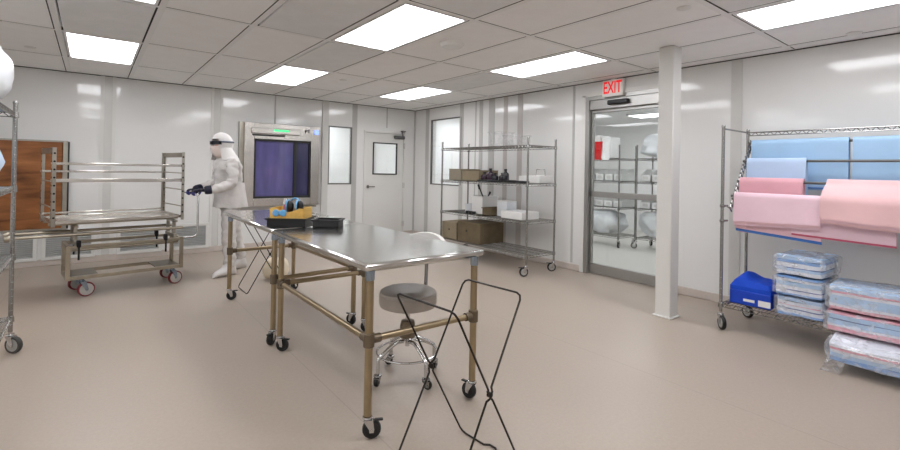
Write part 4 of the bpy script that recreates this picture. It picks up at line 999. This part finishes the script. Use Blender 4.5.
bag('cream_bag', 'round cream cloth bag on the floor behind the far table legs', (-3.50, -2.30, 0.0), 0.15, 0.14, 0.25, 'bag_cream', 2.2, lumps=0.08)

# ------------------------------------------------------------------ steel cart: trolley + loading rack
CY_ = math.radians(7); CO = (-4.974, -1.795, 0)
t = thing('transfer_trolley', 'stainless trolley with red-tyred wheels carrying the steel rack', 'trolley', CO, CY_)
hx, hy = 0.50, 0.20
m_ = MB()
for x in (-hx, hx):
    for y in (-hy, hy): m_.box((x, y, 0.355), (0.036, 0.036, 0.35), 0.003)
m_.box((0, -hy, 0.20), (2 * hx, 0.034, 0.036), .003); m_.box((0, hy, 0.20), (2 * hx, 0.034, 0.036), .003); m_.box((-hx, 0, 0.20), (0.034, 2 * hy, 0.036), .003); m_.box((hx, 0, 0.20), (0.034, 2 * hy, 0.036), .003)
m_.box((0, -hy, 0.51), (2 * hx, 0.03, 0.03), .003); m_.box((0, hy, 0.51), (2 * hx, 0.03, 0.03), .003); m_.box((-hx, 0, 0.51), (0.03, 2 * hy, 0.03), .003); m_.box((hx, 0, 0.51), (0.03, 2 * hy, 0.03), .003)
m_.tube((-hx, -hy * .3, 0.46), (hx, -hy * .3, 0.46), 0.014)
m_.build('frame', 'steel_cart', t)
for x in (-hx + .12, hx - .12):
    m_ = MB(); m_.box((x, 0, 0.212), (0.25, 2 * hy - .03, 0.01)); m_.build('plate', 'plate_dark', t)
for x, y, yw, bl in ((-0.39, -hy + .02, 0.15, 1), (-0.43, hy - .02, 0.3, 0), (0.42, -hy + .02, 0.2, 1), (0.42, hy - .02, 0.25, 0)):
    caster(t, x, y, 0.185, 0.073, yw, 0.045, 'tyre_red', 'hub_grey', 'sleeve', False, 0.03 if x > 0 else 0.04, 'caster', 0.84)
for y in (-0.17, 0.17):
    m_ = MB(); m_.path([(-0.92, y, 0.632), (hx + .02, y, 0.632)], 0.015, 10); m_.lathe([(0.001, -.025), (0.03, -.02), (0.034, 0), (0.03, .02), (0.001, .025)], (-0.94, y, .632), 'X', 14); m_.build('transfer_rail', 'steel_cart', t)
m_ = MB(); m_.tube((-0.92, -0.17, 0.632), (-0.92, 0.17, 0.632), 0.014); m_.build('end_bar', 'steel_cart', t)
for x, y in ((-0.42, -hy), (0.34, -hy), (-0.42, hy), (0.34, hy)):
    m_ = MB(); m_.box((x, y, 0.54), (0.035, 0.05, 0.07), 0.006); m_.tube((x, y - .02, 0.38), (x, y - .02, 0.56), 0.009); m_.build('lock_pin', 'black' , t)
for x in (-hx + .06, hx - .06):
    m_ = MB(); m_.box((x, 0, 0.545), (0.03, 0.36, 0.04)); m_.box((x, 0, 0.712), (0.03, 0.42, 0.02))
    for y in (-.12, .12): m_.box((x, y, 0.634), (0.03, 0.03, 0.138))
    m_.build('saddle', 'steel_dull', t)
# push handle
m_ = MB(); hz = 1.02; hxx = 0.665
m_.path([(hx, -0.20, 0.52), (hxx - .05, -0.20, 0.52), (hxx - .012, -0.20, 0.535), (hxx, -0.20, 0.575), (hxx, -0.20, hz - .04), (hxx, -0.19, hz - .01), (hxx, -0.16, hz), (hxx, 0.16, hz), (hxx - .02, 0.185, hz), (hxx - .05, 0.19, hz)], 0.0115, 10)
m_.build('push_handle', 'chrome', t)
# rack on top
RO = (-5.069, -1.70, 0.618)
t = thing('loading_rack', 'open stainless loading rack with side rails resting on the trolley', 'rack', RO, math.radians(10))
hx, hy, hh = 0.575, 0.33, 0.88
for x in (-hx, hx):
    for y in (-hy, hy):
        m_ = MB(); sx = 1 if x > 0 else -1
        m_.box((x, y, hh / 2 + .055), (0.006, 0.052, hh - .11)); m_.box((x - sx * .014, y + (.026 if y > 0 else -.026), hh / 2 + .055), (0.028, 0.005, hh - .11))
        m_.cur = 1
        for k in range(9): m_.lathe([(0.011, 0), (0.011, .008), (0.001, .008)], (x - .004, y - .002, 0.20 + k * .078), 'X', 10)
        for k in range(9): m_.lathe([(0.0095, 0), (0.0095, .003), (0.001, .003)], (x - sx * .014, y + (.0295 if y > 0 else -.0285), 0.20 + k * .078), 'Y', 10, Matrix.Rotation(PI, 4, 'Z') if y < 0 else None)
        m_.build('post', ['steel_dull', 'void'], t)
for x in (-hx, hx):
    m_ = MB(); m_.box((x, 0, hh - .03), (0.006, 2 * hy, 0.055), .001); m_.build('end_plate', 'steel_dull', t)
    for z in (0.64, 0.45, 0.26) if x > 0 else (0.55, 0.30):
        m_ = MB(); m_.path([(x, -hy, z), (x, hy, z)], 0.007, 8); m_.build('end_rail', 'steel_cart', t)
for y, zs in ((-hy, ((0.725, .012), (0.56, .018))), (hy, ((0.64, .011), (0.19, .010)))):
    for z, r in zs:
        m_ = MB(); m_.box((0, y + (-.01 if y < 0 else .01), z), (2 * hx + .02, 0.012, 2 * r), 0.003); m_.build('side_rail', 'steel', t)
m_ = MB(); m_.box((0, 0, 0.138), (2 * hx - .01, 2 * hy - .01, 0.010)); m_.box((0, -hy + .006, 0.150), (2 * hx - .01, 0.012, 0.032), .003); m_.box((0, hy - .006, 0.150), (2 * hx - .01, 0.012, 0.032), .003); m_.box((-hx + .02, 0, 0.150), (0.012, 2 * hy - .03, 0.032), .003); m_.box((hx - .02, 0, 0.150), (0.012, 2 * hy - .03, 0.032), .003)
m_.build('tray', 'steel', t)
m_ = MB(); m_.box((0, -0.17, 0.119), (2 * hx, 0.03, 0.028), .004); m_.box((0, 0.17, 0.119), (2 * hx, 0.03, 0.028), .004); m_.build('runner', 'steel_cart', t)

# ------------------------------------------------------------------ the person
PX = Vector((-3.95, -1.70, 0))
def skin(name, verts, edges, radii, parent, mats, sub=2, root=0):
    me = bpy.data.meshes.new(name); me.from_pydata(verts, edges, [])
    o = bpy.data.objects.new(name, me); C.objects.link(o)
    md = o.modifiers.new('skin', 'SKIN'); md.use_smooth_shade = True
    for i, v in enumerate(me.skin_vertices[0].data):
        rr = radii[i]; v.radius = rr if isinstance(rr, tuple) else (rr, rr); v.use_root = (i == root)
    s_ = o.modifiers.new('sub', 'SUBSURF'); s_.levels = sub; s_.render_levels = sub
    dg = bpy.context.evaluated_depsgraph_get(); dg.update()
    m2 = bpy.data.meshes.new_from_object(o.evaluated_get(dg)); bpy.data.objects.remove(o); bpy.data.meshes.remove(me)
    m2.name = name
    m2.materials.clear()
    for k in mats: m2.materials.append(MATS[k])
    m2.polygons.foreach_set('use_smooth', [True] * len(m2.polygons))
    o = bpy.data.objects.new(name, m2); C.objects.link(o); o.parent = parent
    return o
per = thing('person', 'person in white hooded coverall, mask and dark gloves pushing the steel cart', 'person', PX)
W = lambda x, y, z: Vector((x, y, z)) - PX
V = []; E_ = []; Rr = []
def joint(p, r, par=None):
    V.append(tuple(p)); Rr.append(r); i = len(V) - 1
    if par is not None: E_.append((par, i))
    return i
pel = joint(W(-3.885, -1.665, 0.93), (0.145, 0.165))
bel = joint(W(-3.90, -1.672, 1.08), (0.145, 0.165), pel)
che = joint(W(-3.915, -1.678, 1.25), (0.15, 0.175), bel)
upc = joint(W(-3.935, -1.68, 1.38), (0.12, 0.145), che)
nek = joint(W(-3.965, -1.685, 1.475), 0.075, upc)
hed = joint(W(-4.005, -1.695, 1.60), (0.088, 0.095), nek)
crn = joint(W(-4.0, -1.694, 1.685), 0.07, hed)
# arms (L = person's left, toward the viewer)
ls = joint(W(-3.915, -1.865, 1.375), 0.085, upc); le = joint(W(-3.93, -1.955, 1.125), 0.068, ls); lf_ = joint(W(-4.10, -1.97, 1.075), 0.06, le); lw = joint(W(-4.225, -1.965, 1.06), 0.045, lf_)
rs = joint(W(-3.96, -1.495, 1.38), 0.085, upc); re = joint(W(-4.02, -1.475, 1.13), 0.068, rs); rf = joint(W(-4.17, -1.58, 1.08), 0.06, re); rw = joint(W(-4.275, -1.66, 1.06), 0.045, rf)
# legs
lh = joint(W(-3.90, -1.765, 0.83), 0.115, pel); lk = joint(W(-3.925, -1.80, 0.49), 0.088, lh); la = joint(W(-3.91, -1.83, 0.13), 0.075, lk); lt = joint(W(-3.95, -1.84, 0.065), 0.055, la)
rh = joint(W(-3.86, -1.565, 0.83), 0.115, pel); rk = joint(W(-3.80, -1.53, 0.50), 0.088, rh); ra = joint(W(-3.70, -1.48, 0.15), 0.072, rk); rtt = joint(W(-3.74, -1.485, 0.07), 0.055, ra)
body = skin('body', V, E_, Rr, per, ['coverall', 'skin'], 3, pel)
hc = W(-4.005, -1.695, 1.60)
for v in body.data.vertices:    # cloth folds, kept off the head
    p = v.co
    if p.z < 1.44:
        w_ = noise.noise(Vector((p.x * 7, p.y * 7, p.z * 13))) * 0.013 + noise.noise(Vector((p.x * 13 + p.z * 9, p.y * 13, p.z * 24))) * 0.012 + (abs(noise.noise(Vector((p.x * 9, p.y * 9 + p.z * 6, p.z * 15 + 4)))) - .2) * -0.02
        v.co = p + v.normal * w_
for f in body.data.polygons:
    if f.center.z > 1.505: f.material_index = 1
# head direction
hf = Vector((-0.95, -0.30, -0.05)).normalized(); hs = Vector((0, 0, 1)).cross(hf).normalized(); hu = hf.cross(hs)   # hs = person's left... toward viewer
def HP(a, b, c): return hc + hf * a + hs * b + hu * c
# nose and ears are covered; hood with face opening
m_ = MB()
def hood(u, v):
    az = PI * (0.25 + 1.50 * u)     # open towards the face
    if v < .68:
        q = v / .68; el = PI / 2 - q * (PI * .62)
        ce, se = math.cos(el), math.sin(el); k = 1
        op = 1.0
        return HP(math.cos(az) * ce * 0.125 - 0.005, math.sin(az) * ce * 0.112, se * 0.138 + 0.02)
    q = (v - .68) / .32; el = PI / 2 - PI * .62; ce, se = math.cos(el), math.sin(el)
    r0 = ce * 0.12; r1 = 0.17; rr = r0 + (r1 - r0) * q ** 1.2; z0 = se * .138 + .02
    return HP(math.cos(az) * rr * .9 - .005 - .01 * q, math.sin(az) * rr * 1.05, z0 - 0.145 * q) + Vector((0.02 * q, 0, 0))
m_.surf(hood, 40, 30, 0.006)
# brow band closing the hood above the goggles
def brow(u, v):
    az = PI * (-0.32 + 0.64 * u); el = math.radians(90 - 63 * v); ce, se = math.cos(el), math.sin(el)
    return HP(math.cos(az) * ce * 0.127 - 0.005, math.sin(az) * ce * 0.114, se * 0.14 + 0.02)
m_.surf(brow, 16, 12, 0.006)
o = m_.build('hood', 'hood_cloth', per, 60)
m_ = MB()
def mask(u, v):
    az = PI * (-0.40 + 0.80 * u); el = math.radians(2 - 78 * v); ce, se = math.cos(el), math.sin(el)
    nb = 0.022 * math.exp(-(az / .35) ** 2) * math.exp(-((v - .12) / .25) ** 2)
    return HP(math.cos(az) * (0.116 * ce ** .5 + nb), math.sin(az) * 0.105 * ce ** .6, se * 0.145 - 0.005)
m_.surf(mask, 24, 14, 0.004); m_.build('face_mask', 'mask', per, 60)
m_ = MB()
def gog(u, v):
    az = PI * (-0.36 + 0.72 * u); h = 0.021 * (1 - 0.35 * math.exp(-(az / .16) ** 2) * (v < .5))
    return HP(math.cos(az) * 0.138, math.sin(az) * 0.116, 0.036 + (v - .5) * 2 * h)
m_.surf(gog, 30, 6, 0.006); m_.build('goggles', 'goggle', per, 60)
m_ = MB(); m_.path([HP(math.cos(PI * a) * 0.134 - .004, math.sin(PI * a) * 0.122, 0.04 + .012 * abs(a - 1)) for a in [0.34 + 1.32 * k / 20 for k in range(21)]], 0.010, 6); m_.build('goggle_strap', 'goggle_strap', per)
# smock skirt below the waist
m_ = MB()
def smock(u, v):
    a = 2 * PI * u; c0 = W(-3.895, -1.67, 1.14).lerp(W(-3.88, -1.665, 0.835), v); rx = 0.165 + 0.03 * v; ry = 0.19 + 0.03 * v
    k = 1 + (0.05 * noise.noise(Vector((math.cos(a) * 2.5, math.sin(a) * 2.5, v * 1.5))) + 0.03 * noise.noise(Vector((math.cos(a) * 6, math.sin(a) * 6, v * 3)))) * (0.3 + v)
    return c0 + Vector((math.cos(a) * rx * k, math.sin(a) * ry * k, 0.012 * noise.noise(Vector((math.cos(a) * 2, math.sin(a) * 2, 4))) * v))
m_.surf(smock, 48, 14, 0.0); m_.build('smock', 'coverall', per, 80)
# shoe covers
def shoe(ank, toe, r=0.058):
    A = Vector((ank.x, ank.y, 0)); d = Vector((toe.x - ank.x, toe.y - ank.y, 0)).normalized(); s_ = Vector((-d.y, d.x, 0)); m_ = MB()
    def fs_(u, v):
        a = 2 * PI * v; tt = -0.085 + 0.31 * u
        e = math.sqrt(max(0.0, 1 - ((u - .5) * 2) ** 4)); wd = (0.047 + 0.012 * math.sin(PI * u)) * e; hg = (0.062 - 0.022 * u) * e + 0.055 * math.exp(-((u - .3) / .2) ** 2) * e
        zz = max(0.0, 0.0 + (math.sin(a) * .5 + .5)) ** .8 * (2 * hg)
        return A + d * tt + s_ * (math.cos(a) * wd) + Vector((0, 0, zz))
    m_.surf(fs_, 20, 18); m_.build('shoe_cover', 'hood_cloth', per, 70)
shoe(W(-3.91, -1.83, 0), W(-4.1, -1.90, 0)); shoe(W(-3.70, -1.48, 0), W(-3.88, -1.53, 0))
# gloved hands round the push handle
cr, sr = math.cos(CY_), math.sin(CY_)
def CP(x, y, z): return Vector((CO[0] + x * cr - y * sr, CO[1] + x * sr + y * cr, z)) - PX
def hand(yl, wrist, nm, mirror):
    """palm on top of the bar at local y = yl, fingers curl over its far side, thumb under"""
    bx = hxx; ax = Vector((-sr, cr, 0)); fo = Vector((-cr, -sr, 0)); B = CP(bx, yl, hz); R = 0.0115
    Vv = []; Ee = []; Rd = []
    def jj(p, r, par=None):
        Vv.append(tuple(p)); Rd.append(r); i = len(Vv) - 1
        if par is not None: Ee.append((par, i))
        return i
    wr = jj(wrist, (0.03, 0.024)); p1 = jj(B - fo * .045 + Vector((0, 0, .036)), (0.034, 0.018), wr); p2 = jj(B - fo * .012 + Vector((0, 0, .034)), (0.036, 0.015), p1)
    for k in range(4):
        q = (k - 1.5) * 0.0215; ln = (0.9, 1.0, 0.96, 0.78)[k if not mirror else 3 - k]
        o_ = B + ax * q
        a0 = jj(o_ + fo * .010 + Vector((0, 0, .033)), 0.0105, p2)
        a1 = jj(o_ + fo * (.034 * ln) + Vector((0, 0, .020)), 0.0098, a0)
        a2 = jj(o_ + fo * (.037 * ln) + Vector((0, 0, -.014)), 0.0092, a1)
        jj(o_ + fo * .012 + Vector((0, 0, -.030 * ln)), 0.008, a2)
    sg = -1 if mirror else 1
    t0 = jj(B - fo * .04 + ax * (.034 * sg) + Vector((0, 0, .022)), 0.013, p1); t1 = jj(B - fo * .026 + ax * (.046 * sg) + Vector((0, 0, -.006)), 0.0115, t0); jj(B + fo * .004 + ax * (.04 * sg) + Vector((0, 0, -.026)), 0.0095, t1)
    o = skin(nm, Vv, Ee, Rd, per, ['glove_dark', 'glove_blue'], 2, 1)
    zb = (B.z)
    for f in o.data.polygons:
        if f.center.z < zb + 0.012: f.material_index = 1
    return o
hand(-0.115, Vector(V[lw]), 'glove', True); hand(0.10, Vector(V[rw]), 'glove', False)
for i, par in ((lw, lf_), (rw, rf)):
    m_ = MB(); a = Vector(V[i]); b = Vector(V[par]); m_.path([a.lerp(b, -.05), a.lerp(b, .12), a.lerp(b, .5)], [0.044, 0.05, 0.052], 14); m_.build('cuff', 'glove_dark', per)

# ------------------------------------------------------------------ storeroom contents (seen through the sliding door)
U1 = wire_unit('wire_shelving', 'wire shelving behind the sliding door, left one with bins and white bags', (2.48, -2.42, 0), 0.55, 1.83, (0.20, 0.72, 1.20, 1.62), 1.86, 0.055, 'chrome_dark', (0.3, 2.0, 1.0, 0.8), 'rubber', 'shelving in the storeroom')
U2 = dup(U1, (2.74, -4.44, 0), None, 'wire shelving behind the sliding door, right one behind the pillar edge')
def bin_(lab, x, y, z, w, l, h, material='white_plastic'):
    t = thing('storage_bin', lab, 'bin', (x, y, z), 0, 'white bins on the storeroom shelving')
    m_ = MB(); th = .006
    m_.box((0, 0, th / 2), (w, l, th)); m_.box((w / 2 - th / 2, 0, h / 2), (th, l, h)); m_.box((-w / 2 + th / 2, 0, h * .28), (th, l, h * .56))
    for s_ in (-1, 1): m_.prism([(-w / 2, 0), (w / 2, 0), (w / 2, h), (0, h), (-w / 2, h * .56)], -th / 2, th / 2, Matrix.Translation((0, s_ * (l / 2 - th / 2), 0)) @ Matrix(((1, 0, 0, 0), (0, 0, 1, 0), (0, 1, 0, 0), (0, 0, 0, 1))))
    m_.build('body', material, t)
    m_ = MB(); m_.box((-w / 2 - .002, 0, h * .3), (0.004, l * .5, h * .25)); m_.build('card_holder', 'strip_light', t)
ORD = ['leftmost', 'second', 'third', 'fourth', 'fifth', 'sixth', 'seventh']
for lv, (z, hh_, nmz) in enumerate(((1.209, 0.22, 'upper'), (0.729, 0.2, 'lower'))):
    for k in range(4): bin_('white bin on the %s storeroom shelf, %s from the door jamb' % (nmz, ORD[k]), 2.47, -2.70 - k * 0.19, z, 0.4, 0.175, hh_)
    for k in range(4): bin_('white bin on the %s right storeroom shelf, %s from the post' % (nmz, ORD[k]), 2.72, -3.66 - k * 0.215, z, 0.4, 0.19, hh_)
bag('white_bag', 'big bunched white bag on top of the right storeroom shelving', (2.72, -3.95, 1.634), 0.26, 0.42, 0.42, 'bag_white', 5.5, 'bag', 0.5)
bag('white_bag', 'white wrapped bundle on the lowest shelf of the left storeroom unit', (2.46, -2.92, 0.214), 0.25, 0.36, 0.44, 'bag_white', 8.1, 'bag', 0.45)
bag('white_bag', 'white wrapped bundle on the lowest shelf of the right storeroom unit', (2.7, -3.98, 0.214), 0.25, 0.48, 0.46, 'bag_white', 9.4, 'bag', 0.45)
boxthing('carton', 'white carton with open flap on top of the left storeroom shelf, nearest the jamb', 'carton', (2.40, -2.80, 1.634), (0.3, 0.22, 0.42), 'white_paper')
boxthing('carton', 'tall white carton on top of the left storeroom shelf, beside the red cloth', 'carton', (2.40, -3.03, 1.634), (0.3, 0.2, 0.38), 'white_paper')
m_ = MB()
def fr_(u, v): return (-0.03 * math.sin(u * 2) + 0.015 * noise.noise(Vector((u * 3, v * 4, 1))), (v - .5) * 0.28 * (1 - .08 * u), -0.33 * u + .03 * noise.noise(Vector((v * 3, 2, 2))) * (u < .1))
m_.surf(fr_, 14, 12, 0.012); o = m_.build('red_cloth', 'towel_red', angle=60, loc=(2.20, -2.85, 1.93)); tag(o, 'red cloth hanging over the white carton behind the sliding door', 'cloth')
m_ = MB(); m_.surf(lambda u, v: (-0.02 * u + 0.01 * noise.noise(Vector((u * 3, v * 4, 7))), (v - .5) * 0.15, -0.34 * u), 12, 10, 0.01); o = m_.build('white_cloth', 'white_paper', angle=60, loc=(2.20, -3.07, 1.93)); tag(o, 'white cloth hanging beside the red cloth behind the sliding door', 'cloth')

# ------------------------------------------------------------------ world and view
w = bpy.data.worlds.new('world'); bpy.context.scene.world = w; w.use_nodes = True
w.node_tree.nodes['Background'].inputs['Color'].default_value = (0.5, 0.5, 0.5, 1); w.node_tree.nodes['Background'].inputs['Strength'].default_value = 0.0
sc = bpy.context.scene
sc.view_settings.view_transform = 'Standard'; sc.view_settings.look = 'None'; sc.view_settings.exposure = 0.0; sc.view_settings.gamma = 1.0
sc.view_settings.use_curve_mapping = False
sc.cycles.max_bounces = 10; sc.cycles.diffuse_bounces = 5; sc.cycles.glossy_bounces = 4; sc.cycles.transparent_max_bounces = 16
sc.cycles.use_denoising = True; sc.cycles.sample_clamp_indirect = 6.0
sc.cycles.caustics_reflective = False; sc.cycles.caustics_refractive = False
